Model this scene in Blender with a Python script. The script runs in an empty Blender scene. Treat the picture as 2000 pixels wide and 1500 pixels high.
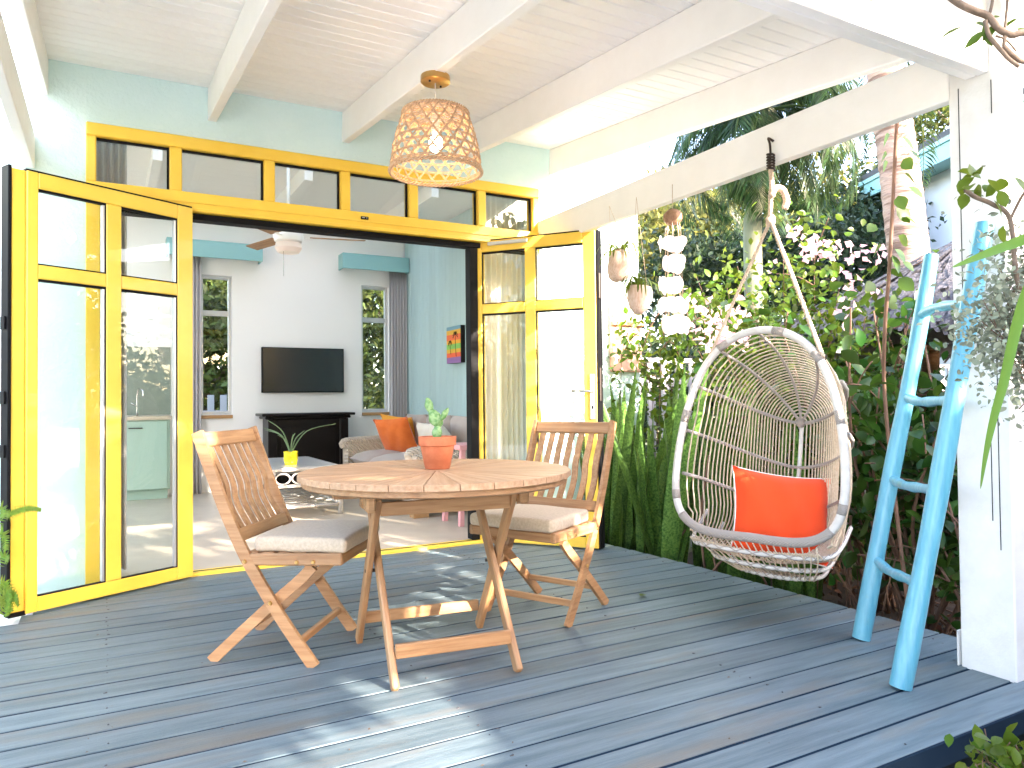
import bpy, bmesh, math, random
import numpy as np
from mathutils import Vector, Matrix, Euler
random.seed(7); rng = np.random.default_rng(11)
R = math.radians
sc = bpy.context.scene
col = sc.collection

# ------------------------------------------------------------------ camera
F = 1436.8
YAW, PIT, ROL = .502734, .0203477, -.0101642
fw = Vector((math.sin(YAW)*math.cos(PIT), math.cos(YAW)*math.cos(PIT), math.sin(PIT)))
r0 = Vector((math.cos(YAW), -math.sin(YAW), 0)); u0 = r0.cross(fw)
rt = r0*math.cos(ROL)+u0*math.sin(ROL); up_ = -r0*math.sin(ROL)+u0*math.cos(ROL)
EYE = Vector((0, 0, 1.0))
cd = bpy.data.cameras.new('camera'); cam = bpy.data.objects.new('camera', cd); col.objects.link(cam)
cam.matrix_world = Matrix(((rt.x, up_.x, -fw.x, EYE.x), (rt.y, up_.y, -fw.y, EYE.y), (rt.z, up_.z, -fw.z, EYE.z), (0, 0, 0, 1)))
cd.sensor_width = 36; cd.lens = F/2000*36; cd.clip_start = .05; cd.clip_end = 500
sc.camera = cam

# ------------------------------------------------------------------ light
SUN = Vector((.36, -1, .41)).normalized()          # towards the sun
w = bpy.data.worlds.new('World'); sc.world = w; w.use_nodes = True
nt = w.node_tree; sky = nt.nodes.new('ShaderNodeTexSky'); sky.sky_type = 'NISHITA'; sky.sun_disc = False
sky.sun_elevation = math.asin(SUN.z); sky.sun_rotation = math.atan2(SUN.x, SUN.y); sky.air_density = 1.0; sky.dust_density = 1.6; sky.ozone_density = 1.0
bg = nt.nodes['Background']; bg.inputs[1].default_value = .15
nt.links.new(sky.outputs[0], bg.inputs[0])
sl = bpy.data.lights.new('sun', 'SUN'); sl.energy = 2.1; sl.angle = R(.5); sl.color = (1, .93, .82)
so = bpy.data.objects.new('sun', sl); col.objects.link(so)
so.rotation_euler = SUN.to_track_quat('Z', 'Y').to_euler(); so.location = (3, -8, 8)
sc.view_settings.view_transform = 'Standard'; sc.view_settings.look = 'None'
sc.view_settings.gamma = 1; sc.view_settings.exposure = 3.95; sc.view_settings.use_white_balance = True; sc.view_settings.white_balance_temperature = 7000; sc.view_settings.white_balance_tint = 18; sc.view_settings.use_curve_mapping = False
sc.cycles.max_bounces = 12; sc.cycles.diffuse_bounces = 8; sc.cycles.transparent_max_bounces = 24; sc.cycles.glossy_bounces = 4
sc.cycles.use_denoising = True
sc.cycles.sample_clamp_indirect = 6

def at(px, py, d):      # point seen at a pixel of the 2000x1500 photograph, d metres deep
    return EYE + (rt*((px-1000)/F) - up_*((py-750)/F) + fw)*d

# ------------------------------------------------------------------ materials
def N(t, k, **kw):
    n = t.nodes.new(k)
    for a, b in kw.items(): setattr(n, a, b)
    return n
def mat(name, c, rough=.6, c2=None, scale=(3, 3, 3), noise=4., detail=5., mixlo=.35, mixhi=.65, bump=0, bscale=60., bstretch=None,
        metal=0, rand=0, island=0, spec=.5, coord='Object', sheen=0, c3=None, c3s=1.2, c3lo=.55, c3hi=.7, wave=None, coat=0):
    m = bpy.data.materials.new(name); m.use_nodes = True; t = m.node_tree; L = t.links
    b = t.nodes['Principled BSDF']; b.inputs['Roughness'].default_value = rough; b.inputs['Metallic'].default_value = metal
    b.inputs['Specular IOR Level'].default_value = spec; b.inputs['Coat Weight'].default_value = coat
    if sheen: b.inputs['Sheen Weight'].default_value = sheen
    tc = N(t, 'ShaderNodeTexCoord'); oi = N(t, 'ShaderNodeObjectInfo')
    add = N(t, 'ShaderNodeVectorMath', operation='ADD'); mul = N(t, 'ShaderNodeVectorMath', operation='SCALE'); mul.inputs['Scale'].default_value = 37.
    L.new(tc.outputs[coord], add.inputs[0])
    cmb = N(t, 'ShaderNodeCombineXYZ')
    for i in range(3): L.new(oi.outputs['Random'], cmb.inputs[i])
    L.new(cmb.outputs[0], mul.inputs[0]); L.new(mul.outputs[0], add.inputs[1])
    def nz(s, sc_, det):
        mp = N(t, 'ShaderNodeMapping'); mp.inputs['Scale'].default_value = s; L.new(add.outputs[0], mp.inputs[0])
        n = N(t, 'ShaderNodeTexNoise'); n.inputs['Scale'].default_value = sc_; n.inputs['Detail'].default_value = det; n.inputs['Roughness'].default_value = .6
        L.new(mp.outputs[0], n.inputs['Vector']); return n
    cur = None
    if c2 is not None:
        n = nz(scale, noise, detail); r_ = N(t, 'ShaderNodeMapRange'); r_.inputs[1].default_value = mixlo; r_.inputs[2].default_value = mixhi
        L.new(n.outputs[0], r_.inputs[0]); mx = N(t, 'ShaderNodeMix', data_type='RGBA'); L.new(r_.outputs[0], mx.inputs['Factor'])
        mx.inputs['A'].default_value = (*c, 1); mx.inputs['B'].default_value = (*c2, 1); cur = mx.outputs['Result']
    if c3 is not None:
        n = nz((1, 1, 1) if not isinstance(c3s, tuple) else c3s, 1.2 if isinstance(c3s, tuple) else c3s, 6); r_ = N(t, 'ShaderNodeMapRange'); r_.inputs[1].default_value = c3lo; r_.inputs[2].default_value = c3hi
        L.new(n.outputs[0], r_.inputs[0]); mx = N(t, 'ShaderNodeMix', data_type='RGBA'); L.new(r_.outputs[0], mx.inputs['Factor'])
        if cur: L.new(cur, mx.inputs['A'])
        else: mx.inputs['A'].default_value = (*c, 1)
        mx.inputs['B'].default_value = (*c3, 1); cur = mx.outputs['Result']
    if rand or island:
        hs = N(t, 'ShaderNodeHueSaturation')
        if cur: L.new(cur, hs.inputs['Color'])
        else: hs.inputs['Color'].default_value = (*c, 1)
        src = oi.outputs['Random']
        if island:
            gm = N(t, 'ShaderNodeNewGeometry'); src = gm.outputs['Random Per Island']
        amt = island or rand
        r_ = N(t, 'ShaderNodeMapRange'); r_.inputs[3].default_value = 1-amt; r_.inputs[4].default_value = 1+amt; L.new(src, r_.inputs[0]); L.new(r_.outputs[0], hs.inputs['Value'])
        if island:
            r2 = N(t, 'ShaderNodeMapRange'); r2.inputs[3].default_value = .47; r2.inputs[4].default_value = .525
            mm = N(t, 'ShaderNodeMath', operation='FRACT'); m3 = N(t, 'ShaderNodeMath', operation='MULTIPLY'); m3.inputs[1].default_value = 7.3
            L.new(src, m3.inputs[0]); L.new(m3.outputs[0], mm.inputs[0]); L.new(mm.outputs[0], r2.inputs[0]); L.new(r2.outputs[0], hs.inputs['Hue'])
        cur = hs.outputs[0]
    if cur: L.new(cur, b.inputs['Base Color'])
    else: b.inputs['Base Color'].default_value = (*c, 1)
    if bump or wave:
        bp = N(t, 'ShaderNodeBump'); bp.inputs['Strength'].default_value = 1.0
        if wave:
            mp = N(t, 'ShaderNodeMapping'); L.new(tc.outputs[coord], mp.inputs[0]); wv = N(t, 'ShaderNodeTexWave', bands_direction=wave[0]); wv.inputs['Scale'].default_value = wave[1]
            wv.inputs['Distortion'].default_value = wave[3] if len(wave) > 3 else 0
            L.new(mp.outputs[0], wv.inputs[0]); L.new(wv.outputs[1], bp.inputs['Height']); bp.inputs['Distance'].default_value = wave[2]
        else:
            n = nz(bstretch or (1, 1, 1), bscale, 4); L.new(n.outputs[0], bp.inputs['Height']); bp.inputs['Distance'].default_value = bump
        L.new(bp.outputs[0], b.inputs['Normal'])
    m['bsdf'] = 1
    return m
def leafmat(name, c, tr=.35, rough=.4, island=.35, c2=None, noise=2., rand=0):
    m = mat(name, c, rough, c2=c2, noise=noise, island=island, rand=rand, coord='Object', spec=.3)
    t = m.node_tree; L = t.links; b = t.nodes['Principled BSDF']
    tl = N(t, 'ShaderNodeBsdfTranslucent'); mx = N(t, 'ShaderNodeMixShader'); mx.inputs[0].default_value = tr
    if b.inputs['Base Color'].links:
        s = b.inputs['Base Color'].links[0].from_socket
        hs = N(t, 'ShaderNodeHueSaturation'); hs.inputs['Hue'].default_value = .475; hs.inputs['Value'].default_value = 1.45; L.new(s, hs.inputs['Color']); L.new(hs.outputs[0], tl.inputs[0])
    else: tl.inputs[0].default_value = (*[min(1, x*2) for x in c], 1)
    out = t.nodes['Material Output']; L.new(b.outputs[0], mx.inputs[1]); L.new(tl.outputs[0], mx.inputs[2]); L.new(mx.outputs[0], out.inputs[0])
    return m
def glassmat(name, tint=(.95, .98, .97), k=1.0):
    m = bpy.data.materials.new(name); m.use_nodes = True; t = m.node_tree; t.nodes.remove(t.nodes['Principled BSDF']); L = t.links
    tr = N(t, 'ShaderNodeBsdfTransparent'); tr.inputs[0].default_value = (*tint, 1); g = N(t, 'ShaderNodeBsdfGlossy'); g.inputs['Roughness'].default_value = 0
    fr = N(t, 'ShaderNodeFresnel'); fr.inputs[0].default_value = 1.5; mu = N(t, 'ShaderNodeMath', operation='MULTIPLY'); mu.inputs[1].default_value = k; mu.use_clamp = True
    mx = N(t, 'ShaderNodeMixShader'); L.new(fr.outputs[0], mu.inputs[0]); L.new(mu.outputs[0], mx.inputs[0]); L.new(tr.outputs[0], mx.inputs[1]); L.new(g.outputs[0], mx.inputs[2])
    L.new(mx.outputs[0], t.nodes['Material Output'].inputs[0]); return m
def emis(name, c, s):
    m = bpy.data.materials.new(name); m.use_nodes = True; b = m.node_tree.nodes['Principled BSDF']
    b.inputs['Emission Color'].default_value = (*c, 1); b.inputs['Emission Strength'].default_value = s; b.inputs['Base Color'].default_value = (*c, 1); return m

M = {}
M['deck'] = mat('deck_paint', (.066, .104, .120), .5, c2=(.132, .176, .190), scale=(.7, 9, 9), noise=3.2, detail=8, rand=.16, c3=(.14, .13, .11), c3s=(.9, 5, 5), c3lo=.54, c3hi=.72, bump=.0022, bscale=16, bstretch=(1, 18, 18))
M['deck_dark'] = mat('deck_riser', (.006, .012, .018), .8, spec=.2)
M['teak'] = mat('teak', (.29, .140, .058), .55, c2=(.43, .24, .115), scale=(1, 14, 14), noise=4, detail=7, rand=.13, bump=.0008, bscale=20, bstretch=(1, 12, 12))
M['teaktop'] = mat('teak_top', (.33, .18, .09), .6, c2=(.45, .28, .165), scale=(1, 14, 14), noise=4, detail=7, rand=.10, bump=.0006, bscale=20, bstretch=(1, 12, 12))
M['white'] = mat('white_paint', (.90, .885, .86), .5, c2=(.87, .855, .825), noise=2.5, rand=.015, bump=.0006, bscale=14, bstretch=(1, 9, 9))
M['whitepost'] = mat('post_paint', (.72, .71, .69), .5, c2=(.66, .645, .615), scale=(6, 6, .8), noise=2.2, bump=.001, bscale=18, bstretch=(6, 6, .6))
M['ceil'] = mat('ceiling_paint', (.92, .905, .885), .5, c2=(.895, .875, .85), noise=2, rand=.02)
M['mint'] = mat('mint_stucco', (.64, .81, .79), .75, c2=(.60, .785, .765), noise=1.5, bump=.006, bscale=34)
M['yellow'] = mat('yellow_paint', (.92, .61, .075), .42, c2=(.88, .56, .06), noise=2.2, scale=(2, 2, 2), rand=.02, coat=.1, bump=.0005, bscale=22, bstretch=(1, 1, 5))
M['black'] = mat('black_rubber', (.006, .006, .007), .6, spec=.15)
M['room'] = mat('room_white', (.90, .875, .855), .8)
M['roomfloor'] = mat('floor_tile', (.50, .41, .31), .38, c2=(.55, .46, .35), noise=2.2)
M['teal'] = mat('teal_panel', (.44, .60, .60), .55, rand=.04)
M['tealp'] = mat('teal_paint', (.24, .47, .46), .5)
M['alu'] = mat('aluminium', (.62, .62, .62), .35, metal=.6)
M['brass'] = mat('brass', (.62, .40, .15), .3, c2=(.55, .33, .11), metal=.85)
M['steel'] = mat('steel', (.6, .6, .6), .25, metal=1)
M['dsteel'] = mat('dark_steel', (.05, .04, .035), .5, metal=.6)
M['curtp'] = mat('pale_curtain', (.84, .82, .78), .9)
M['curt'] = mat('curtain', (.52, .49, .50), .9, sheen=.2)
M['wood'] = mat('sill_wood', (.42, .22, .09), .5)
M['dark'] = mat('dark_wood', (.008, .005, .0045), .35, spec=.25)
M['tv'] = mat('tv_screen', (.008, .008, .009), .18, spec=.8)
M['cush'] = mat('seat_fabric', (.54, .44, .325), .9, c2=(.45, .36, .265), scale=(1, 1, 1), noise=90, detail=2, sheen=.2, bump=.0006, bscale=260)
M['sofac'] = mat('sofa_fabric', (.40, .325, .28), .9, sheen=.2)
M['wick'] = mat('wicker', (.72, .60, .48), .6, c2=(.58, .46, .35), noise=40, wave=('DIAGONAL', 16, .012))
M['orange'] = mat('orange_fabric', (.76, .058, .004), .9, sheen=.15, bump=.0006, bscale=180)
M['orange2'] = mat('rust_orange_fabric', (.72, .13, .012), .85, c2=(.80, .17, .02), noise=3, sheen=.3)
M['mustard'] = mat('mustard_fabric', (.72, .30, .02), .85, sheen=.3)
M['beige'] = mat('beige_fabric', (.62, .55, .46), .85, sheen=.3)
M['piping'] = mat('white_piping', (.8, .76, .7), .7)
M['terra'] = mat('terracotta', (.44, .115, .045), .7, c2=(.54, .165, .075), noise=2.4, scale=(9, 9, 9), mixlo=.4, mixhi=.7, c3=(.36, .10, .05), c3s=9., c3lo=.6, c3hi=.75)
M['soil'] = mat('soil', (.05, .032, .02), .95, c2=(.09, .06, .04), noise=60)
M['cactus'] = mat('cactus_skin', (.07, .20, .05), .5, c2=(.22, .36, .15), scale=(30, 30, 30), noise=1.8, mixlo=.42, mixhi=.58, bump=.002, bscale=50)
M['aloe'] = mat('aloe_skin', (.16, .26, .12), .5)
M['potyel'] = mat('yellow_glaze', (.85, .66, .02), .15)
M['rattan'] = mat('rattan', (.60, .49, .36), .5, c2=(.48, .38, .27), noise=26)
M['rattanw'] = mat('painted_rattan', (.62, .59, .55), .45, c2=(.55, .51, .47), noise=8)
M['cord'] = mat('grey_cord', (.36, .315, .28), .8, wave=('DIAGONAL', 70, .002))
M['rope'] = mat('rope', (.50, .36, .26), .85, c2=(.62, .48, .37), noise=60)
M['iron'] = mat('rusty_iron', (.05, .035, .03), .5, metal=.5)
M['cane'] = mat('cane', (.70, .47, .30), .5, c2=(.55, .34, .19), noise=30)
M['bulb'] = emis('bulb', (1, .76, .48), 6)
M['blue'] = mat('ladder_paint', (.065, .30, .41), .35, c2=(.10, .36, .47), scale=(14, 14, 1.5), noise=2.5, detail=6, mixlo=.4, mixhi=.6, coat=.15, bump=.004, bscale=9, bstretch=(3, 3, .5), c3=(.10, .30, .33), c3s=(9., 9., 4.), c3lo=.60, c3hi=.68)
M['capiz'] = leafmat('capiz', (.86, .80, .74), tr=.45, rough=.3, island=.05)
M['coco'] = mat('coconut', (.20, .10, .055), .6, c2=(.34, .2, .12), noise=12, bump=.003, bscale=40)
M['cocof'] = mat('coconut_fibre', (.62, .48, .40), .8, c2=(.50, .34, .26), scale=(20, 20, 3), noise=6, bump=.002, bscale=30)
M['picket'] = mat('fence_paint', (.40, .375, .39), .6, rand=.08)
M['bark'] = mat('bark', (.11, .075, .05), .85, c2=(.17, .12, .085), noise=9, bump=.01, bscale=20)
M['twig'] = mat('twig', (.15, .08, .05), .8)
M['palmbark'] = mat('palm_trunk', (.33, .20, .15), .8, c2=(.43, .29, .23), scale=(1, 1, 6), noise=2.5, c3=(.18, .10, .07), c3s=(1.5, 1.5, 14), c3lo=.5, c3hi=.62, bump=.03, bscale=4, bstretch=(1, 1, 6))
M['palmbark2'] = mat('grey_palm_trunk', (.11, .12, .07), .8, c2=(.18, .18, .11), scale=(1, 1, .3), noise=6)
M['thatch'] = mat('thatch', (.055, .05, .055), .9, c2=(.11, .10, .105), scale=(3, 3, 1), noise=12, detail=8, bump=.03, bscale=25)
M['farwall'] = mat('far_wall', (.72, .74, .78), .8)
M['roofd'] = mat('far_roof', (.10, .10, .11), .8)
M['yelwall'] = mat('yellow_wall', (.62, .38, .04), .8)
M['pink'] = mat('pink_paint', (.75, .34, .33), .5)
M['glass'] = glassmat('pane_glass', k=.6)
M['glass2'] = glassmat('transom_glass', (.93, .95, .93), 2.0)
M['grass'] = leafmat('grass', (.11, .19, .03), .3, .6, .3)
M['snake'] = leafmat('snake_leaf', (.030, .085, .018), .25, .32, .0, c2=(.12, .24, .05), noise=26., rand=.42)
M['shrub'] = leafmat('shrub_leaf', (.022, .070, .010), .30, .35, .55)
M['lime'] = leafmat('lime_leaf', (.065, .125, .012), .38, .4, .5)
M['vine'] = leafmat('vine_leaf', (.05, .105, .012), .35, .4, .0, rand=.25)
M['treel'] = leafmat('tree_leaf', (.06, .085, .018), .3, .5, .5)
M['treed'] = leafmat('dark_tree_leaf', (.022, .042, .018), .25, .5, .45)
M['treey'] = leafmat('yellow_tree_leaf', (.12, .13, .028), .35, .5, .5)
M['palml'] = leafmat('palm_leaf', (.028, .06, .018), .3, .38, .5)
M['silver'] = leafmat('silver_leaf', (.22, .25, .18), .2, .6, .4)
M['strap'] = leafmat('strap_leaf', (.10, .20, .035), .35, .35, 0)
M['fern'] = leafmat('fern_leaf', (.14, .26, .03), .4, .5, .2)
M['bract'] = leafmat('bougainvillea_bract', (.60, .38, .40), .4, .6, .15)

# ------------------------------------------------------------------ mesh helpers
def newobj(name, me, parent=None, m=None, mw=None):
    o = bpy.data.objects.new(name, me); col.objects.link(o)
    if m is not None and me is not None and not me.materials: me.materials.append(M[m] if isinstance(m, str) else m)
    if parent: o.parent = parent
    if mw is not None: o.matrix_basis = mw
    return o
def tag(o, label=None, cat=None, group=None, kind=None):
    if label: o['label'] = label
    if cat: o['category'] = cat
    if group: o['group'] = group
    if kind: o['kind'] = kind
    return o
def thing(name, loc=(0, 0, 0), rz=0, **kw):
    o = bpy.data.objects.new(name, None); col.objects.link(o); o.location = loc; o.rotation_euler = (0, 0, rz); o.empty_display_size = .1
    return tag(o, **kw)
def mesh(name, v, f, smooth=False):
    me = bpy.data.meshes.new(name); me.from_pydata([tuple(x) for x in v], [], f); me.update()
    if smooth: me.shade_smooth()
    return me
_bc = {}
def boxmesh(sx, sy, sz, bev):
    k = (round(sx, 4), round(sy, 4), round(sz, 4), bev)
    if k in _bc: return _bc[k]
    bm = bmesh.new(); bmesh.ops.create_cube(bm, size=1)
    bmesh.ops.scale(bm, vec=(sx, sy, sz), verts=bm.verts)
    if bev: bmesh.ops.bevel(bm, geom=list(bm.edges), offset=min(bev, min(sx, sy, sz)*.3), segments=1, affect='EDGES', profile=.5)
    me = bpy.data.meshes.new('box'); bm.to_mesh(me); bm.free(); _bc[k] = me; return me
def box(name, lo, hi, m, parent=None, bev=.003, rot=None):
    lo = Vector(lo); hi = Vector(hi); s = hi-lo; me = boxmesh(*s, bev).copy()
    mw = Matrix.Translation((lo+hi)/2)
    if rot is not None: mw = mw @ rot
    return newobj(name, me, parent, m, mw)
def frame_x(d, up=(0, 0, 1)):
    x = Vector(d).normalized(); u = Vector(up)
    if abs(x.dot(u)) > .98: u = Vector((0, 1, 0))
    y = u.cross(x).normalized(); z = x.cross(y)
    return Matrix(((x.x, y.x, z.x), (x.y, y.y, z.y), (x.z, y.z, z.z))).to_4x4()
def stick(name, p0, p1, w_, h, m, parent=None, up=(0, 0, 1), bev=.003):
    p0 = Vector(p0); p1 = Vector(p1); me = boxmesh((p1-p0).length, w_, h, bev).copy()
    return newobj(name, me, parent, m, Matrix.Translation((p0+p1)/2) @ frame_x(p1-p0, up))
def smooth_path(pts, n):
    P = [Vector(p) for p in pts]; out = []
    for i in range(len(P)-1):
        a = P[max(i-1, 0)]; b = P[i]; c = P[i+1]; d = P[min(i+2, len(P)-1)]
        for k in range(n):
            t = k/n; out.append(.5*((2*b)+(c-a)*t+(2*a-5*b+4*c-d)*t*t+(3*b-a-3*c+d)*t**3))
    out.append(P[-1]); return out
def tube_geo(pts, r, n=8, closed=False, flat=1.0, V=None, Fc=None, upv=None):
    V = [] if V is None else V; Fc = [] if Fc is None else Fc
    P = [Vector(p) for p in pts]; k = len(P); base = len(V)
    rr = r if hasattr(r, '__len__') else [r]*k
    prev = Vector(upv) if upv is not None else None
    for i in range(k):
        if closed: t = P[(i+1) % k]-P[i-1]
        else: t = P[min(i+1, k-1)]-P[max(i-1, 0)]
        if t.length < 1e-9: t = Vector((0, 0, 1))
        t.normalize()
        if prev is None: prev = Vector((0, 0, 1)) if abs(t.z) < .9 else Vector((1, 0, 0))
        a = prev-t*prev.dot(t)
        if a.length < 1e-6: a = t.orthogonal()
        a.normalize(); b = t.cross(a); 
        if upv is None: prev = a
        for j in range(n):
            th = 2*math.pi*j/n+math.pi/n; V.append(P[i]+a*(math.cos(th)*rr[i]*flat)+b*(math.sin(th)*rr[i]))
    for i in range(k if closed else k-1):
        i2 = (i+1) % k
        for j in range(n):
            j2 = (j+1) % n; Fc.append((base+i*n+j, base+i*n+j2, base+i2*n+j2, base+i2*n+j))
    if not closed:
        Fc.append(tuple(base+j for j in reversed(range(n)))); Fc.append(tuple(base+(k-1)*n+j for j in range(n)))
    return V, Fc
def tube(name, pts, r, m, parent=None, n=8, closed=False, flat=1.0, smooth=True, upv=None):
    V, Fc = tube_geo(pts, r, n, closed, flat, upv=upv)
    return newobj(name, mesh(name, V, Fc, smooth), parent, m)
def tubes(name, paths, m, parent=None, n=5):
    V, Fc = [], []
    for pts, r in paths: tube_geo(pts, r, n, V=V, Fc=Fc)
    return newobj(name, mesh(name, V, Fc, True), parent, m)
def lathe(name, prof, m, parent=None, n=32, loc=(0, 0, 0), rot=None, smooth=True):
    V, Fc = [], []
    for (r, z) in prof:
        for j in range(n): V.append((r*math.cos(2*math.pi*j/n), r*math.sin(2*math.pi*j/n), z))
    for i in range(len(prof)-1):
        for j in range(n):
            j2 = (j+1) % n; Fc.append((i*n+j, i*n+j2, (i+1)*n+j2, (i+1)*n+j))
    if prof[0][0] > 1e-4: Fc.append(tuple(reversed(range(n))))
    if prof[-1][0] > 1e-4: Fc.append(tuple((len(prof)-1)*n+j for j in range(n)))
    me = mesh(name, V, Fc, False)
    if smooth:
        me.shade_smooth()
        try: me.set_sharp_from_angle(angle=R(40))
        except Exception: pass
    mw = Matrix.Translation(loc)
    if rot is not None: mw = mw @ rot
    return newobj(name, me, parent, m, mw)
def ellipsoid(name, c, s, m, parent=None, rot=None, noise=0, seg=20, ring=12):
    bm = bmesh.new(); bmesh.ops.create_uvsphere(bm, u_segments=seg, v_segments=ring, radius=1)
    for v in bm.verts:
        k = 1+noise*(math.sin(v.co.x*5+v.co.z*3)+math.cos(v.co.y*4-v.co.z*6))*.5
        v.co = Vector((v.co.x*s[0], v.co.y*s[1], v.co.z*s[2]))*k
    me = bpy.data.meshes.new(name); bm.to_mesh(me); bm.free(); me.shade_smooth()
    mw = Matrix.Translation(c)
    if rot is not None: mw = mw @ rot
    return newobj(name, me, parent, m, mw)
def pillow(name, wd, hg, th, m, parent=None, mw=None, pip=None, pinch=.10):
    n = 14; V = []; Fc = []
    for s in (1, -1):
        for i in range(n+1):
            for j in range(n+1):
                u = -1+2*i/n; v = -1+2*j/n
                k = max(0, (1-abs(u)**2.6)*(1-abs(v)**2.6))**.5
                e = 1-pinch*(1-abs(u*v))*(.5*(u*u+v*v)) 
                cr = .006*math.sin(u*9+v*4)*k+.010*math.exp(-((abs(u)-abs(v))**2)*30)*math.sin((abs(u)+abs(v))*9)*max(0, abs(u)+abs(v)-.9)
                V.append((u*wd/2*(1-pinch*(1-v*v)*abs(u)*.6), v*hg/2*(1-pinch*(1-u*u)*abs(v)*.6), s*(th/2*k+.0005+cr)))
    o = (n+1)**2
    for s in (0, 1):
        for i in range(n):
            for j in range(n):
                a = s*o+i*(n+1)+j; q = (a, a+n+1, a+n+2, a+1); Fc.append(q if s == 0 else q[::-1])
    ob = newobj(name, mesh(name, V, Fc, True), parent, m, mw)
    if pip:
        ring = [V[i*(n+1)] for i in range(n+1)]+[V[n*(n+1)+j] for j in range(1, n+1)]+[V[i*(n+1)+n] for i in range(n-1, -1, -1)]+[V[j] for j in range(n-1, 0, -1)]
        ring = [(x, y, 0) for x, y, z in ring]
        V2, F2 = tube_geo(ring, .0035, 6, closed=True)
        newobj('piping', mesh('piping', V2, F2, True), ob, pip)
    return ob
# leaf templates: (verts, faces) along +X, normal +Z
def leaf_tpl(wd=.5, fold=.12, droop=.15, k=4):
    V = [(0, 0, 0)]; Fc = []
    prof = [(.25, .8), (.5, 1.), (.75, .72)] if k == 4 else [(.5, 1.)]
    for x, s in prof:
        z = -droop*x*x; V += [(x, -wd/2*s, z+fold*wd*s), (x, 0, z), (x, wd/2*s, z+fold*wd*s)]
    V.append((1, 0, -droop)); e = len(V)-1; n = len(prof)
    Fc += [(0, 1, 2), (0, 2, 3)]
    for i in range(n-1):
        a = 1+3*i; Fc += [(a, a+3, a+4, a+1), (a+1, a+4, a+5, a+2)]
    a = 1+3*(n-1); Fc += [(a, e, a+1), (a+1, e, a+2)]
    return V, Fc
T_BIG = leaf_tpl(.62, .12, .2); T_SM = leaf_tpl(.5, .15, .15, 1); T_LONG = leaf_tpl(.22, .1, .25, 1); T_OVAL = leaf_tpl(.75, .1, .1)
def rand_rots(n, upb=.35, outward=None):
    d = rng.normal(size=(n, 3)); d[:, 2] -= .15
    if outward is not None: d = d*.7+outward
    d /= np.linalg.norm(d, axis=1)[:, None]+1e-9
    up = rng.normal(size=(n, 3)); up[:, 2] += upb*4
    y = np.cross(up, d); y /= np.linalg.norm(y, axis=1)[:, None]+1e-9; z = np.cross(d, y)
    return np.stack([d, y, z], axis=2)
def cloud(name, P, size, tpl, m, parent=None, upb=.35, outward=None, kind=None, label=None):
    P = np.asarray(P, float); n = len(P); tv = np.array(tpl[0]); Rm = rand_rots(n, upb, outward)
    S = np.asarray(size)*np.ones(n)
    V = np.einsum('nij,kj->nki', Rm, tv)*S[:, None, None]+P[:, None, :]
    k = len(tv); V = V.reshape(-1, 3)
    Lp, st, tot = [], [], []
    off = 0; base = [list(f) for f in tpl[1]]
    loop1 = np.concatenate([np.array(f) for f in base]); ln = np.array([len(f) for f in base])
    loops = (loop1[None, :]+(np.arange(n)*k)[:, None]).ravel(); tots = np.tile(ln, n); starts = np.concatenate([[0], np.cumsum(tots)[:-1]])
    me = bpy.data.meshes.new(name); me.vertices.add(len(V)); me.vertices.foreach_set('co', V.ravel().astype(np.float32))
    me.loops.add(len(loops)); me.loops.foreach_set('vertex_index', loops.astype(np.int32))
    me.polygons.add(len(tots)); me.polygons.foreach_set('loop_start', starts.astype(np.int32)); me.polygons.foreach_set('loop_total', tots.astype(np.int32))
    me.update(calc_edges=True); me.validate(); me.shade_smooth()
    o = newobj(name, me, parent, m)
    if kind: o['kind'] = kind
    return o
def leaf_objs(name, P, size, tpl, m, parent, upb=.35, outward=None):
    me = mesh('leaf', tpl[0], tpl[1], True); me.materials.append(M[m]); Rm = rand_rots(len(P), upb, outward)
    for p, Rr, s in zip(P, Rm, np.asarray(size)*np.ones(len(P))):
        o = bpy.data.objects.new(name, me); col.objects.link(o); o.parent = parent
        o.matrix_basis = Matrix.Translation(Vector(p)) @ Matrix(Rr.tolist()).to_4x4() @ Matrix.Scale(float(s), 4)
def blob_pts(c, s, n, shell=.55):
    d = rng.normal(size=(n, 3)); d /= np.linalg.norm(d, axis=1)[:, None]; r = shell+(1-shell)*rng.random(n)**.5
    return np.asarray(c)+d*r[:, None]*np.asarray(s)
# ------------------------------------------------------------------ ground
def sheet(name, x0, x1, y0, y1, z, m, nx=2, ny=2, h=0):
    V = []; Fc = []
    for j in range(ny+1):
        for i in range(nx+1): V.append((x0+(x1-x0)*i/nx, y0+(y1-y0)*j/ny, z+(rng.random()-.5)*h))
    for j in range(ny):
        for i in range(nx):
            a = j*(nx+1)+i; Fc.append((a, a+1, a+nx+2, a+nx+1))
    return newobj(name, mesh(name, V, Fc, True), None, m)
M['ground'] = mat('ground_soil_grass', (.10, .14, .035), .9, c2=(.13, .10, .055), noise=.8, detail=8, bump=.02, bscale=20)
g = tag(sheet('ground', -60, 90, -60, 120, -.40, 'ground'), kind='structure')
M['bounce'] = mat('bounce_pale', (.74, .70, .64), .8, c2=(.68, .63, .57), noise=2)
g3 = tag(sheet('bounce_sheet', -14, 2.4, -16, 1.2, -.392, 'bounce'), kind='structure')  # unseen pale sheet added to bounce warm light onto the porch ceiling
g2 = tag(sheet('garden_bed', 3.0, 5.2, .2, 4.9, -.36, 'soil', 30, 50, .04), kind='structure')
pts = np.stack([rng.uniform(5, 12, 14000), rng.uniform(-1, 5, 14000), np.full(14000, -.4)], 1)
gr = cloud('grass', pts, .09, T_LONG, 'grass', kind='stuff', upb=0, outward=np.array([0, 0, 2.5]))

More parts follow.
